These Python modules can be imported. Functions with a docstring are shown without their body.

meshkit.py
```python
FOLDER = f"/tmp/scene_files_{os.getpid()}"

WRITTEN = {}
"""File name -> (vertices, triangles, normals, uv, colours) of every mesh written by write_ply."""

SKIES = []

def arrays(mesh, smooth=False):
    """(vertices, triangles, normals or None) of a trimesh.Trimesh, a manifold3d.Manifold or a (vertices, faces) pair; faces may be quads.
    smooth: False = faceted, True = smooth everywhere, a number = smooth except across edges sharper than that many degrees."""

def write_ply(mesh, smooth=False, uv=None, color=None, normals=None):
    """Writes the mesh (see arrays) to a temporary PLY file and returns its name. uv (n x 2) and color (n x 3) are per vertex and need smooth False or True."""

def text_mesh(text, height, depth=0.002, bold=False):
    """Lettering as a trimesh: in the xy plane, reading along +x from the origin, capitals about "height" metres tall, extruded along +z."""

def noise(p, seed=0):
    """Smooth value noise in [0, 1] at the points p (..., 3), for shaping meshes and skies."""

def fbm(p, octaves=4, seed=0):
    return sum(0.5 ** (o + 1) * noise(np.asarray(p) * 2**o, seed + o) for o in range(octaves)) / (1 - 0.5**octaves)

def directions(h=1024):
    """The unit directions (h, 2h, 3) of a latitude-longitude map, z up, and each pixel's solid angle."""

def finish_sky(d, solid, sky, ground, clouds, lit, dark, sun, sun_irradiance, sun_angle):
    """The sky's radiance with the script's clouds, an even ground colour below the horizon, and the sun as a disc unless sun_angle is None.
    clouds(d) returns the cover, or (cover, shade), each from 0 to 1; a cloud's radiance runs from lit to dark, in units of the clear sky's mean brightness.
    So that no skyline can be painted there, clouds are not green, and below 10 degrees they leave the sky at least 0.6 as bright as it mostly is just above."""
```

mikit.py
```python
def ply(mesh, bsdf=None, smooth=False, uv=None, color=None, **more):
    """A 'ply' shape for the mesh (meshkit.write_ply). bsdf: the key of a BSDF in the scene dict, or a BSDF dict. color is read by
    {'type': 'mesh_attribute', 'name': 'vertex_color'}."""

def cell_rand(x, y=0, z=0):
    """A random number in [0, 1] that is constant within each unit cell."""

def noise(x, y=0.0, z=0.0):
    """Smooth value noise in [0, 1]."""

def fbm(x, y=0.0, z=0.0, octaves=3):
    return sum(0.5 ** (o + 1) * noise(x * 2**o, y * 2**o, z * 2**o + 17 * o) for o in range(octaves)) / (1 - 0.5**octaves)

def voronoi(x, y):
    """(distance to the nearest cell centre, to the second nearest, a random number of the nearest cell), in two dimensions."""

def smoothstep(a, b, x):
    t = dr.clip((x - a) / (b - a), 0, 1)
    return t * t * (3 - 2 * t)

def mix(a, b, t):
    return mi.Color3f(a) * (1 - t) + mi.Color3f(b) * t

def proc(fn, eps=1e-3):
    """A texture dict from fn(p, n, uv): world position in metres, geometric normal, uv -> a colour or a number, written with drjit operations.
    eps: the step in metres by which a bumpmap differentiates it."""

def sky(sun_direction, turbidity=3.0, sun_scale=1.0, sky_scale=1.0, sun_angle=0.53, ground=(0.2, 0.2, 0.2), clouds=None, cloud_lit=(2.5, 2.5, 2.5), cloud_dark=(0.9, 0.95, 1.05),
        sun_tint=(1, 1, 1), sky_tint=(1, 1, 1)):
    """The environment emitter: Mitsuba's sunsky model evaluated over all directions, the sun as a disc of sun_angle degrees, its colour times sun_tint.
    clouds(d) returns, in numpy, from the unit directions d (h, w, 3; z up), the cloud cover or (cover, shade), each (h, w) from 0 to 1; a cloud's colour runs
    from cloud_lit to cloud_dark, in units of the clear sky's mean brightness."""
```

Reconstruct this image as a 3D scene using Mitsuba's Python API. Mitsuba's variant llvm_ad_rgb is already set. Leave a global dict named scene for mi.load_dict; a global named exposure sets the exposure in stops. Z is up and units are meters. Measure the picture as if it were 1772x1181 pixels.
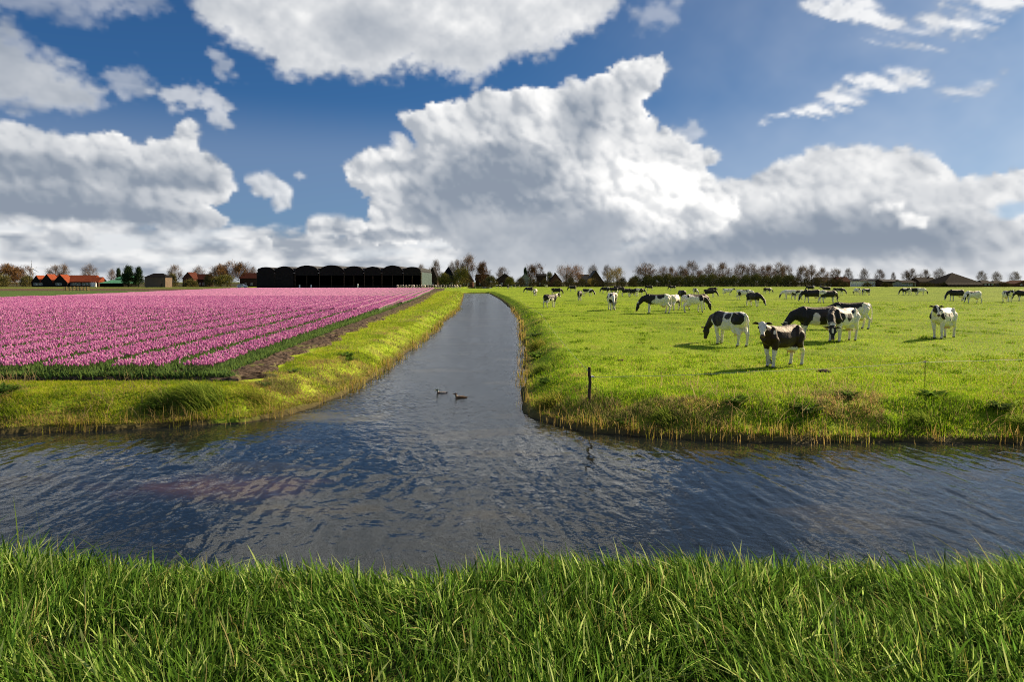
"""Polder canal in early spring: a ditch between a pink tulip field and a pasture with black and white cows."""
import math, random
import numpy as np
import trimesh, manifold3d
import mitsuba as mi
import drjit as dr
import mikit, meshkit
from scipy.ndimage import gaussian_filter
from mikit import proc, noise, fbm, voronoi, smoothstep, mix

T = mi.ScalarTransform4f
scene, labels = {}, {}
exposure = 3.0
EYE = 3.2                                   # metres above the water
scene['camera'] = {'type': 'perspective', 'fov': 73.76, 'fov_axis': 'x', 'principal_point_offset_y': 0.086, 'near_clip': 0.1, 'far_clip': 20000.0,
                   'to_world': T().look_at(origin=[0, 0, EYE], target=[0, 100, EYE], up=[0, 0, 1])}
SUN = (0.73, 0.47, 0.47)
CLOUD_LIT, CLOUD_DARK = (8.8, 8.7, 8.5), (2.1, 2.5, 3.1)
SKY_TINT = (0.25, 0.485, 0.80)

# outlines in degrees (azimuth, elevation): name, bumps, edge, opacity, style, shade, shaded places, outline
CLOUDS = [
    ('right_bank',1.0,0.1,1,'cu',0.22,[(32.56,2.82,3.88,1.94,0.3),(23.52,4.17,9.71,1.94,0.12),(14.89,2.76,7.77,1.46,0.4),(25.53,3.89,9.22,2.18,0.6),(20.6,2.68,10.68,1.65,0.35),(29.71,2.69,6.8,1.65,0.35),(11.67,1.38,7.77,1.46,0.55),(32.56,6.47,3.4,0.97,0.15),(35.87,3.49,2.91,1.94,-0.1),(26.7,8.14,5.34,1.21,-0.1),(19.32,6.56,2.91,1.21,-0.1)],[(16.46,8.18),(19.32,7.96),(20.6,8.87),(22.28,9.43),(23.52,10.08),(25.53,10.26),(27.47,9.89),(28.6,9.45),(30.08,9.57),(31.51,8.86),(32.56,7.92),(33.41,7.13),(34.58,7.11),(35.87,7.31),(38.64,7.5),(43.33,6.64),(55.43,4.37),(55.43,-0.44),(5.51,-0.77),(7.43,1.88),(12.6,3.64),(17.57,4.57),(17.35,6.87)]),
    ('tower',1.2,0.12,1,'cu',0.2,[(11.21,7.52,5.83,3.4,-0.22),(14.44,5.57,4.37,1.94,-0.12),(9.33,11.29,2.91,2.91,-0.1),(-0.53,9.09,5.83,2.67,0.6),(-4.16,7.17,5.83,1.94,0.4),(2.13,6.33,4.61,0.87,0.6),(0.68,7.91,7.28,2.43,0.3),(-4.65,8.59,5.34,1.94,0.2),(-2.71,5.27,5.83,1.94,0.25),(-10.36,3.86,4.85,0.53,0.75),(-9.42,9.44,3.4,0.78,0.5),(5.51,13.0,2.67,3.64,0.42),(9.09,15.16,2.18,1.94,0.2),(-0.29,12.6,1.46,1.7,0.25),(-6.09,6.68,3.4,2.91,0.2),(5.99,5.24,5.34,1.07,0.25),(2.13,4.79,7.28,1.21,0.3),(13.06,7.47,4.37,2.91,-0.15),(-1.26,10.88,2.91,0.87,0.35)],[(-13.7,9.3),(-12.46,10.35),(-9.89,10.72),(-9.61,11.83),(-8.95,11.95),(-8.57,10.76),(-7.81,11.11),(-8.24,12.47),(-9.04,13.45),(-7.05,14.24),(-4.65,14.53),(-1.75,15.69),(0.68,15.48),(1.89,15.92),(3.59,15.67),(4.79,16.32),(5.99,16.29),(6.95,16.61),(8.38,17.44),(10.74,17.67),(12.28,17.67),(12.55,16.96),(11.95,15.69),(11.11,14.62),(10.97,13.28),(12.6,12.31),(14.44,11.09),(16.77,10.16),(15.57,9.22),(16.69,8.4),(18.23,7.2),(18.01,5.24),(16.02,4.05),(12.6,3.83),(7.91,3.69),(3.59,4.3),(-1.26,3.83),(-4.65,3.09),(-6.09,3.71),(-8.95,3.49),(-12.69,3.59),(-14.39,3.94),(-11.77,4.93),(-11.3,6.58),(-13.15,7.93)]),
    ('rain',0.5,1.3,0.92,'soft',1.15,[(5.51,2.85,2.91,2.91,0.1),(-1.26,3.34,2.91,2.91,0.1),(2.13,0.19,9.71,0.87,-0.2)],[(-5.13,5.64),(9.09,5.49),(9.56,2.34),(9.09,-1.48),(-2.71,-1.5),(-4.16,2.37)]),
    ('left_heap',1.0,0.1,1,'cu',0.36,[(-30.87,7.82,9.22,1.07,0.45),(-32.97,5.84,6.8,1.36,0.45),(-30.15,4.81,10.68,0.78,0.6),(-25.21,7.46,2.43,0.49,0.4),(-35.62,7.8,3.88,1.21,0.3),(-35.93,5.44,2.91,1.46,0.3),(-25.61,10.98,1.46,1.46,-0.15),(-23.6,4.83,1.94,0.49,-0.1),(-27.93,6.15,2.18,0.97,-0.1)],[(-45.12,8.63),(-41.26,10.25),(-38.7,9.9),(-36.88,10.25),(-35.62,10.6),(-34.48,10.01),(-33.31,9.95),(-31.93,10.1),(-30.33,10.56),(-29.05,10.2),(-27.55,10.13),(-26.39,10.82),(-25.88,11.71),(-25.09,11.99),(-24.85,11.25),(-25.01,10.39),(-23.6,9.43),(-22.37,8.2),(-22.16,7.33),(-22.99,6.4),(-23.8,5.71),(-22.37,4.97),(-22.78,4.51),(-24.81,4.13),(-28.3,4.14),(-31.93,4.15),(-34.97,4.01),(-38.7,3.97),(-45.12,3.39)]),
    ('small_heap',0.5,0.18,0.85,'cu',0.25,[],[(-21.11,7.96),(-19.83,8.56),(-18.75,8.08),(-18.01,7.3),(-18.1,6.06),(-19.06,5.8),(-19.4,6.79),(-20.69,7.18)]),
    ('bit',0.3,0.15,0.6,'cu',0.25,[],[(-17.75,8.58),(-17.22,8.78),(-16.95,8.43),(-17.48,8.14)]),
    ('low_heap',0.5,0.12,1,'cu',0.2,[(-14.98,4.16,2.91,0.39,0.5)],[(-16.77,5.0),(-15.43,5.32),(-13.61,5.08),(-12.46,5.24),(-12.14,4.21),(-13.61,3.95),(-16.77,4.03)]),
    ('low_heap',0.5,0.15,0.9,'cu',0.25,[(-32.62,2.53,2.43,0.29,0.3)],[(-34.31,3.88),(-32.97,4.23),(-31.58,4.0),(-31.16,2.66),(-32.97,2.4),(-34.48,3.16)]),
    ('low_heap',0.4,0.15,0.9,'cu',0.3,[],[(-20.69,3.49),(-20.05,3.73),(-19.4,3.38),(-19.58,2.79),(-20.69,2.86)]),
    ('low_heap',0.5,0.12,0.9,'cu',0.05,[],[(27.85,5.69),(28.79,5.89),(29.9,5.74),(29.71,5.25),(28.04,5.34)]),
    ('low_heap',0.5,0.12,0.9,'cu',0.05,[],[(29.42,4.93),(30.08,5.07),(31.33,4.67),(31.16,4.19),(29.71,4.16)]),
    ('veil',1.0,0.75,0.97,'soft',0.5,[(-12.69,19.72,4.37,2.18,0.4),(-19.4,19.73,2.91,2.43,0.2),(-6.09,19.0,5.83,1.94,0.2),(0.68,20.39,2.91,1.94,0.1),(-15.43,17.4,2.91,0.73,-0.1)],[(-25.01,31.19),(-24.41,19.88),(-22.99,18.41),(-20.69,17.75),(-18.97,17.3),(-18.1,16.2),(-15.43,16.59),(-12.69,16.52),(-9.89,16.89),(-7.05,17.32),(-4.65,17.08),(-2.96,16.53),(-1.75,17.7),(0.68,18.58),(4.55,19.39),(7.43,20.57),(8.38,21.66),(9.8,26.17),(5.51,33.62)]),
    ('veil',1.0,0.8,0.92,'soft',0.85,[(-36.25,15.6,2.91,2.43,0.2),(-32.97,12.77,2.91,0.97,0.15),(-36.88,17.27,2.91,2.91,0.35)],[(-46.3,17.8),(-38.4,17.29),(-36.41,16.83),(-35.13,15.37),(-33.65,15.03),(-32.45,14.0),(-31.3,13.19),(-31.58,12.37),(-33.98,11.97),(-35.93,12.04),(-38.4,11.77),(-45.12,11.45)]),
    ('wisp',1.0,0.6,0.5,'soft',0.55,[],[(-30.87,14.93),(-29.05,14.88),(-27.85,14.04),(-29.05,13.29),(-30.33,13.52)]),
    ('wisp',0.9,0.4,0.72,'soft',0.4,[],[(-27.47,13.88),(-26.0,14.47),(-24.41,14.44),(-23.4,14.76),(-22.58,13.67),(-22.99,12.18),(-23.6,12.72),(-24.61,13.3),(-26.39,12.98)]),
    ('wisp',0.9,0.4,0.5,'soft',0.45,[],[(-23.68,16.99),(-22.58,16.71),(-22.04,15.4),(-22.99,15.47)]),
    ('cirrus',0.6,0.3,0.85,'ci',0.05,[],[(20.09,12.6),(23.52,13.2),(25.13,13.66),(24.53,14.1),(26.31,14.96),(28.6,15.14),(29.71,15.3),(31.69,14.46),(30.08,14.15),(28.23,13.79),(26.31,13.12),(23.52,12.98)]),
    ('cirrus',0.5,0.3,0.6,'ci',0.05,[],[(31.93,13.42),(33.91,13.32),(35.71,14.01),(34.58,13.22),(33.24,13.04)]),
    ('cirrus',1.0,0.5,0.85,'ci',0.05,[],[(22.28,24.03),(23.52,20.32),(25.13,19.46),(27.09,18.62),(28.6,17.92),(29.27,18.35),(27.47,19.64),(28.98,22.85)]),
    ('cirrus',1.0,0.5,0.85,'ci',0.08,[],[(29.16,17.6),(30.8,17.86),(31.86,19.01),(32.9,22.02),(38.93,20.55),(35.87,18.02),(35.07,16.92),(32.9,16.89),(31.16,16.96)]),
    ('wisp',1.0,0.7,0.4,'soft',0.4,[],[(-37.49,20.25),(-26.39,22.61),(-27.16,20.03),(-30.15,19.03),(-34.97,18.21),(-37.49,17.77)]),
    ('wisp',1.0,0.7,0.35,'soft',0.4,[],[(10.27,21.55),(13.06,21.48),(13.29,20.51),(10.74,20.57)]),
    ('wisp',0.7,0.35,0.5,'soft',0.15,[],[(13.06,12.28),(14.89,12.64),(15.7,12.01),(14.44,11.31)]),
]
def inside(x, y, poly):
    """Signed distance in degrees to the outline, positive inside."""
    p = np.array(poly, float)
    q = np.roll(p, -1, 0)
    best, odd = np.full(x.shape, 1e9), np.zeros(x.shape, bool)
    for (ax, ay), (bx, by) in zip(p, q):
        ex, ey = bx - ax, by - ay
        t = np.clip(((x - ax) * ex + (y - ay) * ey) / (ex * ex + ey * ey + 1e-9), 0, 1)
        best = np.minimum(best, (x - ax - t * ex) ** 2 + (y - ay - t * ey) ** 2)
        if ay != by:
            odd ^= ((ay > y) != (by > y)) & (x < ex * (y - ay) / (by - ay) + ax)
    return np.sqrt(best) * np.where(odd, 1, -1)


def lumps(x, y, seed):
    """Round bumps (0 to 1) of about one unit: one minus the distance to the nearest random centre."""
    best = np.full(x.shape, 9.0)
    ix, iy = np.floor(x).astype(np.int64), np.floor(y).astype(np.int64)
    for a in (-1, 0, 1):
        for b in (-1, 0, 1):
            h = ((ix + a) * 374761393 + (iy + b) * 668265263 + seed * 9176) & 0xFFFFFFFF
            h = ((h ^ (h >> 13)) * 1274126177) & 0xFFFFFFFF
            h ^= h >> 16
            cx, cy = ix + a + (h & 0xFFF) / 4095.0, iy + b + ((h >> 12) & 0xFFF) / 4095.0
            best = np.minimum(best, (cx - x) ** 2 + (cy - y) ** 2)
    return np.clip(1 - best, 0, 1)


def step(a, b, x):
    t = np.clip((x - a) / (b - a), 0, 1)
    return t * t * (3 - 2 * t)


STEPS = [(1, 1), (1, 2), (2, 3), (3, 4), (4, 6), (6, 8), (8, 11), (11, 15)]      # map pixels up and towards the sun


def clouds(d):
    """Cover and shade of the clouds: fair-weather heaps with flat bases, veils, streaks of ice cloud and a pale low layer."""
    az, el = np.degrees(np.arctan2(d[..., 0], d[..., 1])), np.degrees(np.arcsin(np.clip(d[..., 2], -1, 1)))
    q = d * 57.3
    # everywhere: broken heaps like those in view
    big = meshkit.fbm(q * [0.055, 0.055, 0.11], 5, 3)
    cover = step(0.52, 0.62, big) * 0.92
    shade = 0.25 + 0.5 * step(0.58, 0.75, big)
    # in front of the viewer: the heaps themselves
    front = (np.abs(az) < 62) & (el < 42)
    rows, cols = np.where(front.any(1))[0], np.where(front.any(0))[0]
    order = cols[np.argsort(az[rows[-1], cols])]
    sub = np.ix_(rows, order)
    x, y, p = az[sub], el[sub], q[sub]
    away = np.maximum(step(48, 60, np.abs(x)), step(27, 40, y))
    wx = meshkit.fbm(p * 0.45, 4, 11) - 0.5
    wy = meshkit.fbm(p * 0.45, 4, 12) - 0.5
    fine = meshkit.fbm(p * 1.6, 4, 13) - 0.5
    xw, yw = x + wx * 2.6 + fine * 0.45, y + wy * 2.0 + fine * 0.35
    heap = 0.55 * lumps(xw * 0.62, yw * 0.7, 1) + 0.3 * lumps(xw * 1.35, yw * 1.5, 2) + 0.2 * lumps(xw * 3.1, yw * 3.3, 3) + 0.1 * lumps(xw * 6.1, yw * 6.3, 4)
    bx1, by1 = x + wx * 1.6 + fine * 0.5, y + wy * 1.3 + fine * 0.4
    form = 2.6 * lumps(bx1 * 0.34, by1 * 0.40, 6) + 1.7 * lumps(bx1 * 0.75, by1 * 0.85, 1) + 0.85 * lumps(bx1 * 1.6, by1 * 1.75, 2) + 0.30 * lumps(bx1 * 3.2, by1 * 3.4, 3)
    st = 0.37 * x + 0.93 * y                                    # across the ice streaks
    streak = meshkit.fbm(np.stack([(0.93 * x - 0.37 * y) * 0.25, st * 2.2, x * 0], -1), 4, 5) - 0.5
    broad = meshkit.fbm(p * 0.35, 4, 21) - 0.5
    # the pale low layer behind everything
    layer = meshkit.fbm(np.stack([x * 0.16, y * 1.3, x * 0], -1), 5, 31)
    puff = meshkit.fbm(np.stack([x * 0.5, y * 1.1, x * 0], -1), 5, 32)
    base_top = 4.3 + (puff - 0.5) * 3.2 + 0.6 * np.cos(np.radians(x * 2 + 40)) - 0.9 * np.exp(-((x + 19) / 6) ** 2)
    co = step(-0.6, 0.5, base_top - y) * (0.8 + 0.2 * step(0.3, 0.5, layer))
    sh = np.clip(0.64 - 0.20 * step(3.0, 0.2, y) + (layer - 0.5) * 1.1 - (puff - 0.5) * 1.5, 0.25, 0.9)
    dx, dy = np.gradient(x, axis=1), np.gradient(y, axis=0)
    for name, amp, width, opacity, style, shade0, blobs, outline in CLOUDS:
        relief = 0.75 if name == 'right_bank' else 1.0
        if style == 'cu':
            s = inside(x + wx * 0.7 + fine * 0.5, y + wy * 0.6 + fine * 0.4, outline) + amp * (heap - 0.72) + 0.25 * amp * fine
        elif style == 'ci':
            s = inside(x + wx * 0.6, y + wy * 0.5 + streak * 0.6, outline) + amp * (streak * 1.6 + fine * 1.0 + 0.15)
        else:
            s = inside(x + wx * 1.2, y + wy * 1.2, outline) + amp * (broad * 1.3 + fine * 1.9 + (heap - 0.6) * 0.5)
        wide_ = width * (1 + 2.4 * np.clip(2.2 * broad + 0.35, 0, 1)) if style == 'cu' else width
        c = step(-wide_, wide_, s) * opacity
        if style == 'ci':
            c = c * np.clip(0.72 + streak * 2.0 + fine * 1.6, 0, 1)
        if c.max() <= 0:
            continue
        k = np.full(x.shape, shade0)
        for bx, by, rx, ry, amount in blobs:
            r = np.sqrt(((x + wx * 2.4 - bx) / rx) ** 2 + ((y + wy * 1.6 - by) / ry) ** 2) + fine * 0.35
            k = k + amount * (1 - step(0.35, 1.15, r))
        if style == 'cu':
            h = 1.3 * np.sqrt(np.clip(s + 0.1, 0.01, 6.0)) + form
            occ, px_ = np.zeros(x.shape), 0.176
            for n_, (i, j) in enumerate(STEPS):               # how much of the light other billows take away
                t_ = np.hypot(i, j) * px_
                other = np.roll(np.roll(h, i, 0), -j, 1)
                occ = np.maximum(occ, (other - h) / (t_ + 0.15) - 0.35)
            gx, gy = np.gradient(h, axis=1) / dx, np.gradient(h, axis=0) / dy
            lit = (-(0.75 * gx + 0.6 * gy) + 0.25) / np.sqrt(1 + gx * gx + gy * gy)
            rim = np.exp(-np.clip(s, 0, 9) / 0.5)
            lump = np.clip(0.50 * np.clip(gaussian_filter(occ, 0.8), 0, 1.3) - 0.30 * np.clip(lit, -0.8, 0.9), -0.35, 0.6)
            k = (k * 1.25 + 0.16) * (1 - 0.5 * rim) + 0.4 * gaussian_filter(lump, 5) + broad * 0.8 + fine * 0.15
            k = 1 - (1 - 0.62 * lump * (0.75 + 0.25 * rim) * relief) / (1 + 1.35 * np.maximum(k, 0) ** 1.15)
        else:
            k = k + broad * 0.8 + fine * 0.4 - 0.25 * (heap - 0.6)
            k = 1 - 1 / (1 + 1.35 * np.maximum(k, 0) ** 1.15)
        k = np.clip(k / 0.72, 0, 1)
        k = k * (1 - 0.22 * step(3.2, 0.0, y))
        sh = sh * (1 - c) + k * c
        co = co * (1 - c) + c
    hole = 1 - step(0.5, 1.2, np.hypot((x - 36.3) / 1.1, (y - 4.9) / 0.6) + fine)
    co = co * (1 - 0.8 * hole)
    thin = 0.20 * step(-2, 38, x) * (0.55 + 0.9 * broad + 0.4) + 0.10 * step(15, 9.5, y)                # high thin haze towards the sun and low down
    sh = np.where(co + thin > 0, (sh * co + 0.12 * thin * (1 - co)) / np.maximum(co + thin * (1 - co), 1e-6), sh)
    co = co + thin * (1 - co)
    cover[sub] = cover[sub] * away + co * (1 - away)
    shade[sub] = shade[sub] * away + sh * (1 - away)
    return cover, shade
scene['sky_light'] = mikit.sky(SUN, turbidity=2.2, sky_scale=0.39, ground=(0.10, 0.12, 0.04), clouds=clouds, cloud_lit=CLOUD_LIT, cloud_dark=CLOUD_DARK, sky_tint=SKY_TINT)
rng = np.random.default_rng(7)


# ------------------------------------------------------------------ helpers
def key_for(name):
    if name not in used:
        used[name] = 0
        return name
    used[name] += 1
    return f'{name}_{used[name]:03d}'


used = {}


def tag(key, label=None, cat=None, group=None, kind=None):
    labels[key] = {k: v for k, v in (('label', label), ('category', cat), ('group', group), ('kind', kind)) if v}
    return key


def add(key, mesh, m, smooth=False, **more):
    scene[key] = mikit.ply(mesh, m, smooth, **more)
    return key


def part(parent, name, mesh, m, smooth=False, **more):
    return add(key_for(f'{parent}__{name}'), mesh, m, smooth, **more)


def shared(key, shape, to_world):
    scene[key] = {**shape, 'to_world': to_world}
    return key


class MB:
    """Collects vertices and triangles."""
    def __init__(self):
        self.v, self.f, self.n = [], [], 0

    def put(self, v, f):
        v, f = np.asarray(v, float), np.asarray(f, int)
        if f.shape[1] == 4:
            f = np.vstack([f[:, [0, 1, 2]], f[:, [0, 2, 3]]])
        self.v.append(v); self.f.append(f + self.n); self.n += len(v)
        return self

    def box(self, x0, x1, y0, y1, z0, z1):
        v = [(x, y, z) for z in (z0, z1) for y in (y0, y1) for x in (x0, x1)]
        return self.put(v, [[0, 2, 3, 1], [4, 5, 7, 6], [0, 1, 5, 4], [2, 6, 7, 3], [0, 4, 6, 2], [1, 3, 7, 5]])

    def bar(self, a, b, ra, rb=None, sides=5):
        rb = ra if rb is None else rb
        a, b = np.asarray(a, float), np.asarray(b, float)
        t = (b - a) / max(np.linalg.norm(b - a), 1e-9)
        u = np.cross(t, [0, 0, 1] if abs(t[2]) < .9 else [1, 0, 0]); u /= np.linalg.norm(u)
        w = np.cross(t, u)
        ang = np.arange(sides) * 2 * np.pi / sides
        ring = np.cos(ang)[:, None] * u + np.sin(ang)[:, None] * w
        v = np.vstack([a + ring * ra, b + ring * rb])
        i = np.arange(sides); j = (i + 1) % sides
        f = np.vstack([np.stack([i, j, j + sides], 1), np.stack([i, j + sides, i + sides], 1)])
        caps = np.array([[0, k + 1, k] for k in range(1, sides - 1)] + [[sides, sides + k, sides + k + 1] for k in range(1, sides - 1)])
        return self.put(v, np.vstack([f, caps]))

    def prism(self, poly, y0, y1):
        """A polygon in x and z (convex), extruded along y."""
        p = np.asarray(poly, float); n = len(p)
        v = np.vstack([np.c_[p[:, 0], np.full(n, y0), p[:, 1]], np.c_[p[:, 0], np.full(n, y1), p[:, 1]]])
        f = [[0, k, k + 1] for k in range(1, n - 1)] + [[n, n + k + 1, n + k] for k in range(1, n - 1)]
        for i in range(n):
            j = (i + 1) % n
            f += [[i, n + i, n + j], [i, n + j, j]]
        return self.put(v, f)

    def mesh(self):
        return np.vstack(self.v), np.vstack(self.f)

    def turned(self, rz=0, at=(0, 0, 0), s=1):
        v, f = self.mesh()
        c, n = math.cos(rz), math.sin(rz)
        return (v * s) @ np.array([[c, n, 0], [-n, c, 0], [0, 0, 1]]) + np.asarray(at, float), f


def rgb(*c):
    return {'type': 'rgb', 'value': list(map(float, c))}


def matte(name, base, var=0.25, scale=2.0, rough=0.9, spec=0.06):
    base = np.array(base, float)
    def fn(p, n, uv):
        t = fbm(p.x * scale, p.y * scale, p.z * scale * 1.3)
        return mi.Color3f(*map(float, base)) * (1 - var + 2 * var * t)
    scene[name] = {'type': 'twosided', 'bsdf': {'type': 'principled', 'base_color': proc(fn), 'roughness': rough, 'specular': spec}}


VC = {'type': 'mesh_attribute', 'name': 'vertex_color'}
scene['blade'] = {'type': 'principledthin', 'base_color': VC, 'roughness': 0.45, 'diff_trans': 0.95, 'spec_trans': 0.0, 'eta': 1.3}
scene['petal'] = {'type': 'principledthin', 'base_color': VC, 'roughness': 0.6, 'diff_trans': 0.9, 'spec_trans': 0.0, 'eta': 1.25}
scene['hide'] = {'type': 'twosided', 'bsdf': {'type': 'bumpmap', 'scale': 0.012, 'arbitrary': proc(lambda p, n, uv: fbm(p.x * 14, p.y * 14, p.z * 9, 3), 4e-3),
                 'bsdf': {'type': 'principled', 'base_color': VC, 'roughness': 0.6, 'specular': 0.3, 'sheen': 0.25}}}
scene['bark'] = {'type': 'twosided', 'bsdf': {'type': 'diffuse', 'reflectance': VC}}
WATER = [(-90.0, 5.9), (-90.0, 13.6), (-40.0, 14.0), (-10.78, 14.37), (-9.71, 14.59), (-8.57, 14.76), (-7.47, 15.06), (-6.35, 15.43), (-6.0, 15.55), (-5.49, 16.36), (-4.94, 17.91), (-4.71, 19.79), (-4.6, 22.1), (-4.68, 26.8), (-4.71, 30.73), (-4.79, 34.05), (-4.85, 41.53), (-5.45, 53.23), (-6.33, 82.16), (-10.34, 145.35), (-13.98, 198.91), (-6.74, 198.91), (-4.95, 171.78), (-1.86, 121.91), (-0.07, 82.16), (0.56, 59.99), (0.61, 51.77), (0.55, 34.05), (0.42, 25.03), (0.3, 18.8), (0.34, 16.95), (0.53, 16.08), (0.96, 15.36), (1.66, 14.59), (2.56, 14.15), (3.68, 13.84), (4.82, 13.74), (5.94, 13.64), (10.13, 13.5), (40.0, 13.0), (90.0, 12.8), (90.0, 5.9), (1.0, 5.9), (-0.7, 5.75), (-2.5, 5.9)]
FAR_WATER = [(-21,300),(-10.5,300),(-12,420),(-26,420)]
# ------------------------------------------------------------------ land and water
def below(x, y, poly):
    return inside(np.asarray(x, float), np.asarray(y, float), poly)


def ground_z(x, y):
    """Height of the land: flat polder 0.6 m above the water, sloping banks, a low dike where the viewer stands."""
    x, y = np.asarray(x, float), np.asarray(y, float)
    p = np.stack([x, y, x * 0], -1)
    lump = meshkit.fbm(p * 1.1, 3, 5) - 0.5
    wob = meshkit.fbm(p * 0.7, 3, 9) - 0.5
    d = -np.maximum(below(x, y, WATER), below(x, y, FAR_WATER)) + wob * 0.5 * np.clip((260 - y) / 200, 0, 1) * np.clip(y / 3 - 2.6, 0, 1)
    near = y < 9.5
    w = np.where(near, 1.7, 1.5)
    top = np.where(near, 1.32, 0.6)
    rise = 0.13 * step(0.0, 0.10, d) + 0.87 * step(0.0, 1.0, (d - 0.02) / w)
    land = top * rise + np.where(near, 0.05, 0.09) * lump * step(0.0, 0.5, d) * (1 - 0.72 * step(1.2, 3.0, d)) + 0.05 * (meshkit.fbm(p * 0.2, 2, 15) - 0.5) * step(2, 5, d)
    bed = -0.06 - 0.7 * step(0.0, 1.3, -d)
    return np.where(d > 0, land, bed)


def axis(fine0, fine1, st, lo, hi, grow):
    a = list(np.arange(fine0, fine1, st))
    s, t = st, st
    while a[-1] < hi:
        s *= grow; a.append(a[-1] + s)
    while a[0] > lo:
        t *= grow; a.insert(0, a[0] - t)
    return np.array(a)


gx, gy = axis(-15, 14, 0.13, -5000, 5000, 1.06), axis(-1.5, 27, 0.13, -60, 9000, 1.022)
XX, YY = np.meshgrid(gx, gy)
ZZ = ground_z(XX, YY)
n0, n1 = XX.shape
ii, jj = np.meshgrid(np.arange(n0 - 1), np.arange(n1 - 1), indexing='ij')
a = (ii * n1 + jj).ravel()
quads = np.stack([a, a + 1, a + n1 + 1, a + n1], 1)


def grass_colour(p, n, uv):
    big = fbm(p.x * 0.12, p.y * 0.10)
    mid = fbm(p.x * 0.9, p.y * 0.9, 3.0)
    fine = fbm(p.x * 9, p.y * 9, p.z * 9)
    g = mix((0.115, 0.20, 0.010), (0.26, 0.35, 0.02), smoothstep(0.25, 0.75, 0.5 * fine + 0.3 * mid + 0.2 * big))
    g = mix(g, (0.20, 0.16, 0.07), 0.35 * smoothstep(0.62, 0.8, mid))
    g = mix(g, (0.09, 0.15, 0.012), 0.55 * smoothstep(0.55, 0.7, fbm(p.x * 0.45, p.y * 0.4, 6.0)))
    mud = smoothstep(0.24, 0.06, p.z) * smoothstep(0.15, 0.4, mid + 0.2 * fine)
    g = mix(g, (0.055, 0.04, 0.022), 0.92 * mud)
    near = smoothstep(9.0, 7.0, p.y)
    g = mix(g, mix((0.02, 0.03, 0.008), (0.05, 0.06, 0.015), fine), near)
    return mix(g, (0.045, 0.04, 0.022), smoothstep(0.03, 0.0, p.z))


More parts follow.
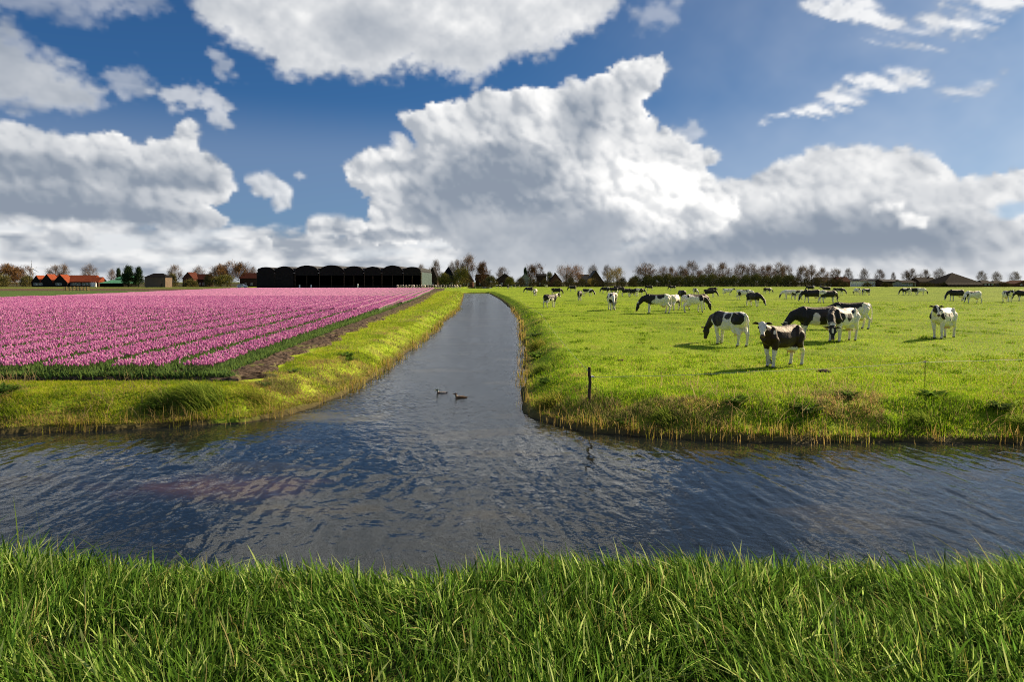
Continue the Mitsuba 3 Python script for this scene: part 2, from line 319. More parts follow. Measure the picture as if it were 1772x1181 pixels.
def grass_relief(p, n, uv):
    return fbm(p.x * 5, p.y * 5, 0.0) + 0.5 * fbm(p.x * 16, p.y * 16, 1.0)


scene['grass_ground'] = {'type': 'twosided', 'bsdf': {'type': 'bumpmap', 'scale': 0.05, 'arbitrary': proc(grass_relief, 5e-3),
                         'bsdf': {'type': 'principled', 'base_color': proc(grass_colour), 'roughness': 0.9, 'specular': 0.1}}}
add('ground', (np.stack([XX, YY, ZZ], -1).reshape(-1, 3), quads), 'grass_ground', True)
tag('ground', 'flat grassy polder land with banks sloping to the water', kind='structure')

# water: murky, rippled by wind along the canal, drowned weed here and there
def ripple(p, n, uv):
    wx = fbm(p.x * 0.5, p.y * 0.4) - 0.5
    wy = fbm(p.x * 0.5 + 9, p.y * 0.4, 4.0) - 0.5
    x, y = p.x + wx * 0.5, p.y + wy * 0.5
    inlet = smoothstep(13.0, 18.0, p.y)
    long_ = fbm((x + 0.12 * y) * 12, y * 4.5, 0.0, 2)
    cross = fbm(x * 12, (y + 0.2 * x) * 15, 7.0, 2)
    slow = noise(x * 5 + 3, y * 6)
    gust = 0.55 + 0.7 * fbm(p.x * 0.25, p.y * 0.3, 2.0)
    return (long_ * (1 - inlet) * 0.62 + cross * (0.42 + 1.15 * inlet) + slow * (0.35 + 0.8 * inlet)) * gust


def murk(p, n, uv):
    weed = smoothstep(0.60, 0.72, fbm(p.x * 0.45, p.y * 1.1, 8.0))
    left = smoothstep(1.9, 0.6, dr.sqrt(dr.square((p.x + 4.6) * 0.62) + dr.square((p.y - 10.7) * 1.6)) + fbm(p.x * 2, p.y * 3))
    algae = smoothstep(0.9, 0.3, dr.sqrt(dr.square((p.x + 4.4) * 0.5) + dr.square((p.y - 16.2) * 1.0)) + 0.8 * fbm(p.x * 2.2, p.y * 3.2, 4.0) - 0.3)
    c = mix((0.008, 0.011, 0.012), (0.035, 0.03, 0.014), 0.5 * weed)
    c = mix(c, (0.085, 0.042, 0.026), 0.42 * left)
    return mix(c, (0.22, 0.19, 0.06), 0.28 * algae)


scene['pond'] = {'type': 'bumpmap', 'scale': 0.006, 'arbitrary': proc(ripple, 4e-3), 'bsdf': {'type': 'plastic', 'int_ior': 1.333, 'diffuse_reflectance': proc(murk), 'nonlinear': False}}


def wave_z(x, y):
    """Wind ripples: long crests across the wind on the canal, short choppy ones in the sheltered ditch."""
    o = np.zeros_like(x)
    wx = meshkit.fbm(np.stack([x * .5, y * .4, o], -1), 2, 41) - .5
    wy = meshkit.fbm(np.stack([x * .5, y * .4, o], -1), 2, 42) - .5
    X_, Y_ = x + wx * .55, y + wy * .55
    inlet = step(13.2, 17.5, y)
    long_ = meshkit.fbm(np.stack([(X_ + .14 * Y_) * 7.0, Y_ * 1.6, o], -1), 2, 43)
    cross = meshkit.fbm(np.stack([X_ * 6.0, (Y_ + .25 * X_) * 7.0, o], -1), 2, 44)
    slow = meshkit.noise(np.stack([X_ * 2.6, Y_ * 3.0, o], -1), 45)
    gust = .45 + .85 * meshkit.fbm(np.stack([x * .28, y * .33, o], -1), 2, 46)
    return ((long_ * (1 - inlet) * .022 + cross * (.0065 + .0075 * inlet) + slow * (.004 + .004 * inlet)) * gust) - .018


def water_sheet(key, xs, ys, keep, z):
    X_, Y_ = np.meshgrid(xs, ys, indexing='ij')
    m0, m1 = X_.shape
    ii, jj = np.meshgrid(np.arange(m0 - 1), np.arange(m1 - 1), indexing='ij')
    a = (ii * m1 + jj).ravel()
    q = np.stack([a, a + m1, a + m1 + 1, a + 1], 1)
    cx, cy = X_.ravel()[a], Y_.ravel()[a]
    q = q[keep(cx, cy)]
    v = np.stack([X_, Y_, z(X_, Y_)], -1).reshape(-1, 3)
    use, inv = np.unique(q, return_inverse=True)
    add(key, (v[use], inv.reshape(q.shape)), 'pond', True)


water_sheet('canal_water', np.arange(-13.5, 14, .042), np.r_[np.arange(5.7, 34, .042), np.arange(34, 62, .075)], lambda x, y: (below(x, y, WATER) > -.45) & (np.abs(x) < .8 * y + 2), wave_z)
tag('canal_water', 'dark rippled water of the canal and the ditch joining it', kind='structure')
water_sheet('outer_water', np.linspace(-90, 90, 46), np.r_[np.linspace(5, 40, 15), np.linspace(60, 480, 15)], lambda x, y: x > -999, lambda x, y: x * 0 - .05)
tag('outer_water', 'water of the canal beyond the picture and of the far ditch', kind='structure')


# sheets on the land: the soil strip, the tulip bed's soil, far fields
def sheet(key, label, xs, ys, z, m, rough=0.0, sc=6.0, seed=1):
    """A sheet between two lines: xs(y) gives its left and right edge."""
    v, f = [], []
    for y in ys:
        x0, x1 = xs(y)
        k = sheet_n
        v.append(np.c_[np.linspace(x0, x1, k), np.full(k, y), np.full(k, z)])
    v = np.vstack(v)
    if rough:
        v[:, :2] += 0.16 * (np.stack([meshkit.fbm(np.c_[v[:, :2] * 1.7, v[:, 2] * 0], 3, 61), meshkit.fbm(np.c_[v[:, :2] * 1.7, v[:, 2] * 0], 3, 62)], 1) - 0.5)
        e = np.tile(np.minimum(np.arange(sheet_n), np.arange(sheet_n)[::-1]) > 0, len(ys))
        v[:, 2] += np.where(e, rough * meshkit.fbm(np.c_[v[:, :2] * sc, v[:, 2] * 0], 3, seed), -0.14)
        v[:sheet_n, 2], v[-sheet_n:, 2] = z - 0.14, z - 0.14
    ii, jj = np.meshgrid(np.arange(len(ys) - 1), np.arange(sheet_n - 1), indexing='ij')
    a = (ii * sheet_n + jj).ravel()
    add(key, (v, np.stack([a, a + 1, a + sheet_n + 1, a + sheet_n], 1)), m, rough > 0)
    tag(key, label, kind='structure')


def soil_colour(p, n, uv):
    t = fbm(p.x * 13, p.y * 13, p.z * 15)
    c = mix((0.022, 0.016, 0.012), (0.105, 0.078, 0.06), smoothstep(0.3, 0.75, t))
    return mix(c, (0.10, 0.12, 0.03), 0.5 * smoothstep(0.62, 0.7, fbm(p.x * 1.7, p.y * 1.7, 5.0)))


scene['soil'] = {'type': 'twosided', 'bsdf': {'type': 'principled', 'base_color': proc(soil_colour), 'roughness': 0.95, 'specular': 0.1}}
matte('field_green', (0.045, 0.075, 0.022), 0.3, 0.6)
matte('yard', (0.035, 0.035, 0.02), 0.3, 0.3)
matte('lawn', (0.07, 0.085, 0.02), 0.3, 0.6)
matte('plough', (0.06, 0.04, 0.032), 0.3, 0.9)
matte('pale_track', (0.30, 0.27, 0.21), 0.2, 0.5)

edge_r = lambda y: -5.85 - 0.083 * y - 0.35 * math.sin(y * 0.05)             # right edge of the tulips
edge_l = lambda y: min(edge_r(y) - 10, -53.7 - 0.213 * y)        # left edge
NEAR, FAR = 18.5, 286.0
rows_y = np.r_[np.arange(17.6, 40, 0.11), np.geomspace(40, 292, 260)]
sheet_n = 17
sheet('soil_strip', 'bare clod soil strip beside the tulips', lambda y: (edge_r(y) - 0.3, edge_r(y) + 0.5 + 0.25 * min(1, (y - 17) / 12) + 0.2 * math.sin(y * 0.7) + 0.2 * math.sin(y * 2.3) + 0.004 * y), rows_y, 0.625, 'soil', 0.14, 9.0)
sheet_n = 200
sheet('soil_headland', 'bare clod soil along the near end of the tulip rows', lambda y: (edge_l(y) * 0.45, edge_r(y) + 0.9 - 1.5 * (18.4 - y)), np.arange(17.95, 18.75, 0.10), 0.62, 'soil', 0.14, 9.0)
sheet_n = 2
sheet('far_farmland', 'dark farmland and yards behind the horizon buildings', lambda y: (-1.5 * y, 1.5 * y), np.geomspace(434, 5000, 12), 0.72, 'yard')
sheet('farm_yard', 'dark yard round the farm buildings at left', lambda y: (-1.5 * y, -0.30 * y), np.geomspace(373, 433, 4), 0.70, 'yard')
sheet('tulip_bed_soil', 'dark soil under the tulip rows', lambda y: (edge_l(y), edge_r(y) - 0.25), np.geomspace(18.4, FAR, 40), 0.64, 'soil')
sheet('green_field', 'dark green crop field beyond the tulips', lambda y: (-1.1 * y, edge_l(y) - 1.5), np.geomspace(90, 205, 12), 0.66, 'field_green')
sheet('ploughed_strip', 'brown ploughed strip beyond the green crop', lambda y: (-1.2 * y, min(edge_l(y) - 1.5, -0.40 * y)), np.linspace(206, 262, 6), 0.67, 'plough')
sheet('far_lawn', 'pale lawn strip before the farm buildings', lambda y: (-1.2 * y, -0.385 * y), np.linspace(263, 372, 6), 0.68, 'lawn')
HOUSES = [
    {'label':'slate roofed barn with pale plank front right of the conifers','cat':'barn','x':-180.55,'y':348.5,'w':10.5,'d':7.0,'e':5.23,'r':7.13,'walls':'tan_board','roof':'dark_tile','windows':[],'doors':[(2.94, 3.94, 2.05)],'hip':2.5,'kind':'plank_barn'},
    {'label':'dark red house with a steep gable among the bare trees at left','cat':'house','x':-190.05,'y':405.0,'w':6.1,'d':10.0,'e':4.97,'r':8.36,'walls':'brick','roof':'dull_red_tile','windows':[(-1.57, -0.47, 0.9, 2.3), (0.47, 1.57, 0.9, 2.3)],'chimneys':[(0.0, 3.0, 9.06)],'gable_front':True,'kind':'house'},
    {'label':'low dark house with a brown roof beside the steep gabled house','cat':'house','x':-185.2,'y':409.5,'w':8.2,'d':9.0,'e':4.31,'r':7.4,'walls':'brown_brick','roof':'dull_red_tile','windows':[(-2.6, -1.5, 0.9, 2.3), (-0.55, 0.55, 0.9, 2.3), (1.5, 2.6, 0.9, 2.3)],'kind':'house'},
    {'label':'brown roofed shed half hidden at the left end of the black barn','cat':'shed','x':-146.55,'y':384.5,'w':9.9,'d':9.0,'e':4.85,'r':7.75,'walls':'brown_brick','roof':'dull_red_tile','windows':[(-2.2, -1.1, 0.9, 2.3), (1.1, 2.2, 0.9, 2.3)],'kind':'shed'},
    {'label':'dark gabled house behind the right end of the black barn','cat':'house','x':-43.45,'y':379.0,'w':5.1,'d':14.0,'e':4.8,'r':10.79,'walls':'brown_brick','roof':'dark_tile','windows':[(-0.55, 0.55, 0.9, 2.3)],'gable_front':True,'kind':'house'},
    {'label':'tall pointed dark farmhouse roof above the willow left of the ditch','cat':'farmhouse','x':-34.0,'y':366.0,'w':8.8,'d':12.0,'e':3.82,'r':11.14,'walls':'brown_brick','roof':'dark_tile','windows':[(-2.75, -1.65, 0.9, 2.3), (-0.55, 0.55, 0.9, 2.3), (1.65, 2.75, 0.9, 2.3)],'doors':[(2.46, 3.46, 2.05)],'hip':True},
    {'label':'house with a pale edged steep roof behind the olive willow','cat':'house','x':-26.75,'y':405.0,'w':7.5,'d':10.0,'e':3.62,'r':9.37,'walls':'brick','roof':'dark_tile','windows':[(-1.8, -0.7, 0.9, 2.3), (0.7, 1.8, 0.9, 2.3)],'gable_front':True,'kind':'house'},
    {'label':'low dark house behind the bushes straight above the ditch','cat':'house','x':-18.55,'y':429.5,'w':8.3,'d':9.0,'e':4.04,'r':7.28,'walls':'brown_brick','roof':'dark_tile','windows':[(-1.93, -0.83, 0.9, 2.3), (0.83, 1.93, 0.9, 2.3)],'kind':'house'},
    {'label':'small dark gabled house right of the ditch end','cat':'house','x':-4.25,'y':405.0,'w':10.5,'d':10.0,'e':3.95,'r':7.68,'walls':'brown_brick','roof':'dark_tile','windows':[(-2.3, -1.2, 0.9, 2.3), (1.2, 2.3, 0.9, 2.3)],'chimneys':[(0.0, 3.0, 8.38)],'gable_front':True,'kind':'house'},
    {'label':'grey walled house with a steep roof beside the small conifer','cat':'house','x':7.7,'y':399.5,'w':7.4,'d':9.0,'e':3.94,'r':7.78,'walls':'grey_wall','roof':'grey_tile','windows':[(-1.78, -0.68, 0.9, 2.3), (0.68, 1.78, 0.9, 2.3)],'doors':[(2.07, 3.07, 2.05)],'gable_front':True,'kind':'house'},
    {'label':'dark box shaped house with a flat looking roof and chimney','cat':'house','x':17.7,'y':414.0,'w':5.6,'d':8.0,'e':6.42,'r':7.63,'walls':'brown_brick','roof':'dark_tile','windows':[(-1.48, -0.38, 0.9, 2.3), (0.38, 1.48, 0.9, 2.3)],'chimneys':[(1.68, 0.0, 8.33)],'kind':'house'},
    {'label':'dark pointed house with red brown front left of the pale bare trees','cat':'house','x':25.25,'y':399.5,'w':7.1,'d':9.0,'e':3.27,'r':7.62,'walls':'brick','roof':'dark_tile','windows':[(-0.55, 0.55, 0.9, 2.3)],'chimneys':[(0.0, 2.7, 8.32)],'gable_front':True,'kind':'house'},
    {'label':'low grey house half hidden between the pale bare trees','cat':'house','x':45.7,'y':434.0,'w':6.2,'d':8.0,'e':4.42,'r':7.33,'walls':'grey_wall','roof':'grey_tile','windows':[(-1.58, -0.48, 0.9, 2.3), (0.48, 1.58, 0.9, 2.3)],'kind':'house'},
    {'label':'large dark steep gabled barn standing left of the yellow tree','cat':'barn','x':47.25,'y':392.0,'w':9.1,'d':14.0,'e':2.6,'r':9.12,'walls':'brown_brick','roof':'grey_tile','windows':[(-0.55, 0.55, 0.9, 2.3)],'doors':[(2.55, 3.55, 2.05)],'gable_front':True,'kind':'gabled_barn'},
    {'label':'pale grey house glimpsed between the trunks of the tree belt','cat':'house','x':203.05,'y':444.5,'w':12.7,'d':9.0,'e':3.35,'r':5.58,'walls':'grey_wall','roof':'grey_tile','windows':[(-2.67, -1.57, 0.9, 2.3), (1.57, 2.67, 0.9, 2.3)],'kind':'house'},
    {'label':'small house with a dull red roof at the right end of the tree belt','cat':'house','x':194.9,'y':404.5,'w':6.4,'d':9.0,'e':2.94,'r':5.65,'walls':'brick','roof':'dull_red_tile','windows':[(-1.62, -0.52, 0.9, 2.3), (0.52, 1.62, 0.9, 2.3)],'chimneys':[(1.92, 0.0, 6.35)],'kind':'house'},
    {'label':'long low shed with a white wall under bare avenue trees','cat':'shed','x':219.4,'y':427.0,'w':20.6,'d':14.0,'e':3.31,'r':4.56,'walls':'white_wall','roof':'grey_tile','windows':[],'kind':'long_shed'},
    {'label':'grey brown shed between the long white shed and the pale shed','cat':'shed','x':229.15,'y':416.0,'w':11.1,'d':12.0,'e':2.95,'r':4.16,'walls':'brown_brick','roof':'grey_tile','windows':[(-0.55, 0.55, 0.9, 2.3)],'kind':'shed'},
    {'label':'dark roofed shed with a pale grey door wall','cat':'shed','x':229.95,'y':400.0,'w':7.7,'d':10.0,'e':2.27,'r':3.6,'walls':'grey_wall','roof':'dark_tile','windows':[(-0.55, 0.55, 0.9, 1.97)],'doors':[(2.16, 3.16, 2.05)],'gable_front':False,'kind':'shed'},
    {'label':'dark roofed house with a skylight left of the pyramid farmhouse','cat':'house','x':247.4,'y':410.5,'w':10.6,'d':11.0,'e':2.77,'r':5.34,'walls':'brown_brick','roof':'dark_tile','windows':[(-3.2, -2.1, 0.9, 2.3), (-0.55, 0.55, 0.9, 2.3), (2.1, 3.2, 0.9, 2.3)],'chimneys':[(3.18, 0.0, 6.04)],'kind':'house'},
    {'label':'big pyramid roofed farmhouse with pointed dark roof at right','cat':'farmhouse','x':248.3,'y':385.0,'w':21.6,'d':20.0,'e':1.96,'r':8.0,'walls':'brown_brick','roof':'dark_tile','windows':[(-7.75, -6.65, 0.9, 1.66), (-4.15, -3.05, 0.9, 1.66), (-0.55, 0.55, 0.9, 1.66), (3.05, 4.15, 0.9, 1.66), (6.65, 7.75, 0.9, 1.66)],'doors':[(6.05, 7.05, 2.05)],'hip':True},
    {'label':'low front barn with a red brown wall before the pyramid farmhouse','cat':'barn','x':244.45,'y':370.5,'w':18.3,'d':5.0,'e':1.2,'r':2.29,'walls':'brown_brick','roof':'dark_tile','windows':[],'kind':'low_barn'},
    {'label':'long dark roofed house right of the pyramid farmhouse','cat':'house','x':272.6,'y':395.0,'w':7.6,'d':10.0,'e':2.1,'r':3.76,'walls':'brown_brick','roof':'dark_tile','windows':[(-2.45, -1.35, 0.9, 1.8), (-0.55, 0.55, 0.9, 1.8), (1.35, 2.45, 0.9, 1.8)],'kind':'house','hip':2.0},
    {'label':'second dark hipped house right of the pyramid farmhouse','cat':'house','x':285.45,'y':403.0,'w':8.1,'d':10.0,'e':2.09,'r':3.61,'walls':'grey_wall','roof':'dark_tile','windows':[(-1.9, -0.8, 0.9, 1.79), (0.8, 1.9, 0.9, 1.79)],'kind':'house','hip':1.5},
    {'label':'brown gabled house at the right edge of the pasture','cat':'house','x':289.15,'y':390.5,'w':11.1,'d':11.0,'e':1.62,'r':3.41,'walls':'brick','roof':'dull_red_tile','windows':[(-2.4, -1.3, 0.9, 1.6), (1.3, 2.4, 0.9, 1.6)],'doors':[(3.11, 4.11, 2.05)],'gable_front':True,'kind':'house'},
]
TREES = [
    ('brown', 'broad_tree', 'wide olive brown tree at the left edge of the horizon', -293.0, 395.0, 12.3, 15.4, None, 'tree'),
    ('brown', 'broad_tree', 'small brown tree left of the wind turbine', -294.4, 410.0, 11.6, 9.0, None, 'tree'),
    ('round', 'bare_tree', 'broad bare tree rising behind the red roof', -287.6, 430.0, 12.8, 10.9, None, 'tree'),
    ('round', 'bare_tree', 'second bare tree behind the red roof, right of the broad one', -283.9, 432.0, 13.2, 8.8, None, 'tree'),
    ('round', 'bare_tree', 'neat round bare tree at the right end of the red roof', -263.1, 425.0, 13.2, 9.4, None, 'tree'),
    ('hedge', 'clipped_hedge_bush', 'dark bush at the foot of the wind turbine', -273.5, 385.0, 5.5, 7.8, None, 'bush'),
    ('hedge', 'clipped_hedge_bush', 'dark bush at the far left edge', -284.4, 380.0, 6.1, 10.9, None, 'bush'),
    ('conifer', 'conifer', 'tall dark conifer before the slate roofed barn, left of the pair', -202.4, 360.0, 10.8, 9.1, None, 'tree'),
    ('conifer', 'conifer', 'shorter dark conifer before the slate roofed barn, right of the pair', -196.9, 360.0, 10.2, 6.7, None, 'tree'),
    ('conifer', 'conifer', 'small dark conifer behind the green roofed shed', -224.9, 390.0, 10.2, 4.6, None, 'tree'),
    ('round', 'bare_tree', 'thin bare tree behind the green roofed shed', -240.6, 410.0, 10.2, 5.6, None, 'tree'),
    ('round', 'bare_tree', 'bare tree standing right of the slate roofed barn', -197.5, 400.0, 12.1, 8.8, None, 'tree'),
    ('hedge', 'clipped_hedge_bush', 'dark bush right of the slate roofed barn', -191.7, 385.0, 6.5, 6.5, None, 'bush'),
    ('round', 'bare_tree', 'pale bare tree behind the brown roofed house', -197.3, 430.0, 12.1, 8.7, None, 'tree'),
    ('hedge', 'clipped_hedge_bush', 'dark bush before the brown roofed house at left', -181.3, 385.0, 3.6, 8.5, None, 'bush'),
    ('hedge', 'clipped_hedge_bush', 'dark bush right of the brown roofed house', -168.6, 380.0, 6.1, 5.8, None, 'bush'),
    ('brown', 'broad_tree', 'dense brown tree left of the black barn, shorter of the two', -159.7, 375.0, 11.5, 12.1, None, 'tree'),
    ('brown', 'broad_tree', 'tall rounded brown tree left of the black barn', -155.8, 385.0, 13.4, 11.7, None, 'tree'),
    ('olive', 'olive_bush', 'olive bush under the two brown trees', -154.8, 365.0, 6.0, 12.4, None, 'bush'),
    ('round', 'bare_tree', 'small bare tree left of the black barn end', -155.9, 410.0, 11.6, 6.2, None, 'tree'),
    ('round', 'bare_tree', 'small bare tree peeping over the right barn end', -55.8, 420.0, 12.9, 5.7, None, 'tree'),
    ('round', 'bare_tree', 'bare tree between the barn and the pointed farmhouse roof', -45.8, 410.0, 15.1, 7.6, None, 'tree'),
    ('round', 'tall_bare_tree', 'slender bare tree left of the tallest tree', -35.8, 410.0, 14.1, 6.9, None, 'tree'),
    ('round', 'tall_bare_tree', 'tall thin bare tree right of the pointed farmhouse', -33.0, 415.0, 15.6, 7.7, None, 'tree'),
    ('belt', 'tall_bare_tree', 'tallest dark bare tree above the ditch end', -26.0, 410.0, 18.7, 11.8, None, 'tree'),
    ('round', 'bare_tree', 'thin bare tree left of the pointed roof', -48.1, 400.0, 10.4, 4.1, None, 'tree'),
    ('brown', 'broad_tree', 'dense brown tree right of the tallest tree', -17.6, 415.0, 14.0, 9.1, None, 'tree'),
    ('olive', 'olive_bush', 'yellow olive willow left of the ditch end', -26.1, 350.0, 9.4, 9.5, None, 'bush'),
    ('olive', 'olive_bush', 'low olive bush beside the pointed farmhouse', -34.8, 348.0, 7.0, 7.7, None, 'bush'),
    ('round', 'bare_tree', 'bare tree behind the small gabled house', -5.8, 430.0, 11.5, 8.7, None, 'tree'),
    ('hedge', 'clipped_hedge_bush', 'dark hedge bush under the small gabled house', -11.7, 385.0, 5.5, 7.8, None, 'bush'),
    ('olive', 'olive_bush', 'green bush before the small gabled house', -1.3, 380.0, 5.2, 6.4, None, 'bush'),
    ('conifer', 'conifer', 'small pointed conifer beside the grey walled house', 7.9, 405.0, 10.7, 4.1, None, 'tree'),
    ('brown', 'broad_tree', 'brown tree behind the grey walled house', 13.9, 420.0, 13.1, 9.2, None, 'tree'),
    ('olive', 'olive_bush', 'small round evergreen right of the box shaped house', 22.6, 405.0, 8.1, 4.8, None, 'bush'),
    ('fan', 'pale_tree', 'pale pinkish bare tree, left of the wide pair', 30.8, 400.0, 12.1, 9.5, None, 'tree'),
    ('fan', 'pale_tree', 'pale pinkish bare tree, right of the wide pair', 37.9, 400.0, 11.7, 9.5, None, 'tree'),
    ('round', 'bare_tree', 'bare tree above the large steep gabled barn', 50.4, 425.0, 13.0, 7.2, None, 'tree'),
    ('round', 'bare_tree', 'bare tree behind the yellow budding tree', 58.7, 420.0, 12.4, 6.4, None, 'tree'),
    ('yellow', 'yellow_tree', 'yellow budding tree right of the large gabled barn', 60.2, 395.0, 10.6, 12.0, None, 'tree'),
    ('yellow', 'yellow_tree', 'orange tinged bush before the large gabled barn', 43.2, 375.0, 4.5, 5.1, None, 'bush'),
    ('shrub', 'garden_shrub', 'low dark garden shrub at the far pasture edge, first from the ditch', -15.0, 368.0, 3.7, 5.0, 'garden shrubs at the far pasture edge', 'shrub'),
    ('shrub', 'garden_shrub', 'low dark garden shrub at the far pasture edge, second from the ditch', 4.4, 368.0, 4.6, 6.9, 'garden shrubs at the far pasture edge', 'shrub'),
    ('shrub', 'garden_shrub', 'low dark garden shrub at the far pasture edge, third from the ditch', 11.2, 368.0, 4.3, 7.5, 'garden shrubs at the far pasture edge', 'shrub'),
    ('shrub', 'garden_shrub', 'low dark garden shrub at the far pasture edge, fourth from the ditch', 18.4, 368.0, 4.0, 6.2, 'garden shrubs at the far pasture edge', 'shrub'),
    ('shrub', 'garden_shrub', 'low dark garden shrub at the far pasture edge, fifth from the ditch', 24.6, 368.0, 3.7, 6.9, 'garden shrubs at the far pasture edge', 'shrub'),
    ('shrub', 'garden_shrub', 'low dark garden shrub at the far pasture edge, sixth from the ditch', 30.8, 368.0, 4.6, 7.5, 'garden shrubs at the far pasture edge', 'shrub'),
    ('shrub', 'garden_shrub', 'low dark garden shrub at the far pasture edge, seventh from the ditch', 37.4, 368.0, 4.3, 6.9, 'garden shrubs at the far pasture edge', 'shrub'),
    ('shrub', 'garden_shrub', 'low dark garden shrub at the far pasture edge, eighth from the ditch', 44.9, 368.0, 4.0, 5.6, 'garden shrubs at the far pasture edge', 'shrub'),
    ('shrub', 'garden_shrub', 'low dark garden shrub at the far pasture edge, ninth from the ditch', 51.7, 368.0, 3.7, 6.2, 'garden shrubs at the far pasture edge', 'shrub'),
    ('shrub', 'garden_shrub', 'low dark garden shrub at the far pasture edge, tenth from the ditch', 58.9, 368.0, 4.6, 6.9, 'garden shrubs at the far pasture edge', 'shrub'),
    ('shrub', 'garden_shrub', 'low dark garden shrub at the far pasture edge, eleventh from the ditch', 65.1, 368.0, 4.3, 5.6, 'garden shrubs at the far pasture edge', 'shrub'),
    ('belt', 'belt_tree', 'brown bare tree of the long tree belt, first (leftmost), very broad', 79.6, 405.0, 13.4, 15.1, 'bare brown trees of the tree belt', 'tree'),
    ('belt', 'belt_tree', 'brown bare tree of the long tree belt, second, slim', 90.6, 410.0, 11.6, 6.9, 'bare brown trees of the tree belt', 'tree'),
    ('belt', 'belt_tree', 'brown bare tree of the long tree belt, third, slim', 97.3, 415.0, 11.7, 7.7, 'bare brown trees of the tree belt', 'tree'),
    ('belt', 'belt_tree', 'brown bare tree of the long tree belt, fourth, slim', 100.4, 406.0, 11.9, 6.9, 'bare brown trees of the tree belt', 'tree'),
    ('belt', 'belt_tree', 'brown bare tree of the long tree belt, fifth, tallest with spiky top', 108.2, 411.0, 14.6, 9.7, 'bare brown trees of the tree belt', 'tree'),
    ('belt', 'belt_tree', 'brown bare tree of the long tree belt, sixth, low', 115.5, 416.0, 10.0, 6.3, 'bare brown trees of the tree belt', 'tree'),
    ('belt', 'belt_tree', 'brown bare tree of the long tree belt, seventh', 118.2, 407.0, 13.1, 8.3, 'bare brown trees of the tree belt', 'tree'),
    ('belt', 'belt_tree', 'brown bare tree of the long tree belt, eighth, broad', 127.7, 412.0, 13.8, 11.2, 'bare brown trees of the tree belt', 'tree'),
    ('belt', 'belt_tree', 'brown bare tree of the long tree belt, ninth', 138.4, 417.0, 13.7, 9.2, 'bare brown trees of the tree belt', 'tree'),
    ('belt', 'belt_tree', 'brown bare tree of the long tree belt, tenth', 143.4, 408.0, 13.3, 9.0, 'bare brown trees of the tree belt', 'tree'),
    ('belt', 'belt_tree', 'brown bare tree of the long tree belt, eleventh', 151.1, 413.0, 12.0, 7.7, 'bare brown trees of the tree belt', 'tree'),
    ('belt', 'belt_tree', 'brown bare tree of the long tree belt, twelfth', 158.2, 418.0, 13.0, 8.5, 'bare brown trees of the tree belt', 'tree'),
    ('belt', 'belt_tree', 'brown bare tree of the long tree belt, thirteenth, tall', 160.3, 409.0, 13.9, 9.0, 'bare brown trees of the tree belt', 'tree'),
    ('belt', 'belt_tree', 'brown bare tree of the long tree belt, fourteenth, last before the gap', 167.2, 414.0, 12.4, 7.0, 'bare brown trees of the tree belt', 'tree'),
    ('belt', 'belt_tree', 'brown bare tree of the long tree belt, first right of the gap', 172.8, 405.0, 12.2, 8.9, 'bare brown trees of the tree belt', 'tree'),
    ('belt', 'belt_tree', 'brown bare tree of the long tree belt, second right of the gap', 180.2, 410.0, 12.5, 8.3, 'bare brown trees of the tree belt', 'tree'),
    ('belt', 'belt_tree', 'brown bare tree of the long tree belt, third right of the gap', 189.1, 415.0, 11.0, 7.0, 'bare brown trees of the tree belt', 'tree'),
    ('belt', 'belt_tree', 'brown bare tree of the long tree belt, fourth right of the gap, rightmost', 191.5, 406.0, 10.5, 7.6, 'bare brown trees of the tree belt', 'tree'),
    ('hedge', 'belt_bush', 'dark green undergrowth bush below the tree belt, first from the left', 72.1, 398.0, 5.5, 9.4, 'bushes below the tree belt', 'bush'),
    ('hedge', 'belt_bush', 'dark green undergrowth bush below the tree belt, second from the left', 78.5, 398.0, 5.8, 9.4, 'bushes below the tree belt', 'bush'),
    ('hedge', 'belt_bush', 'dark green undergrowth bush below the tree belt, third from the left', 84.9, 398.0, 6.1, 9.4, 'bushes below the tree belt', 'bush'),
    ('hedge', 'belt_bush', 'dark green undergrowth bush below the tree belt, fourth from the left', 91.3, 398.0, 6.5, 9.4, 'bushes below the tree belt', 'bush'),
    ('hedge', 'belt_bush', 'dark green undergrowth bush below the tree belt, fifth from the left', 97.7, 398.0, 5.5, 9.4, 'bushes below the tree belt', 'bush'),
    ('hedge', 'belt_bush', 'dark green undergrowth bush below the tree belt, sixth from the left', 104.1, 398.0, 5.8, 9.4, 'bushes below the tree belt', 'bush'),
    ('hedge', 'belt_bush', 'dark green undergrowth bush below the tree belt, seventh from the left', 110.5, 398.0, 6.1, 9.4, 'bushes below the tree belt', 'bush'),
    ('hedge', 'belt_bush', 'dark green undergrowth bush below the tree belt, eighth from the left', 116.9, 398.0, 6.5, 9.4, 'bushes below the tree belt', 'bush'),
    ('hedge', 'belt_bush', 'dark green undergrowth bush below the tree belt, ninth from the left', 123.3, 398.0, 5.5, 9.4, 'bushes below the tree belt', 'bush'),
    ('hedge', 'belt_bush', 'dark green undergrowth bush below the tree belt, tenth from the left', 129.7, 398.0, 5.8, 9.4, 'bushes below the tree belt', 'bush'),
    ('hedge', 'belt_bush', 'dark green undergrowth bush below the tree belt, eleventh from the left', 136.1, 398.0, 6.1, 9.4, 'bushes below the tree belt', 'bush'),
    ('hedge', 'belt_bush', 'dark green undergrowth bush below the tree belt, twelfth from the left', 142.6, 398.0, 6.5, 9.4, 'bushes below the tree belt', 'bush'),
    ('hedge', 'belt_bush', 'dark green undergrowth bush below the tree belt, thirteenth from the left', 149.0, 398.0, 5.5, 9.4, 'bushes below the tree belt', 'bush'),
    ('hedge', 'belt_bush', 'dark green undergrowth bush below the tree belt, fourteenth from the left', 155.4, 398.0, 5.8, 9.4, 'bushes below the tree belt', 'bush'),
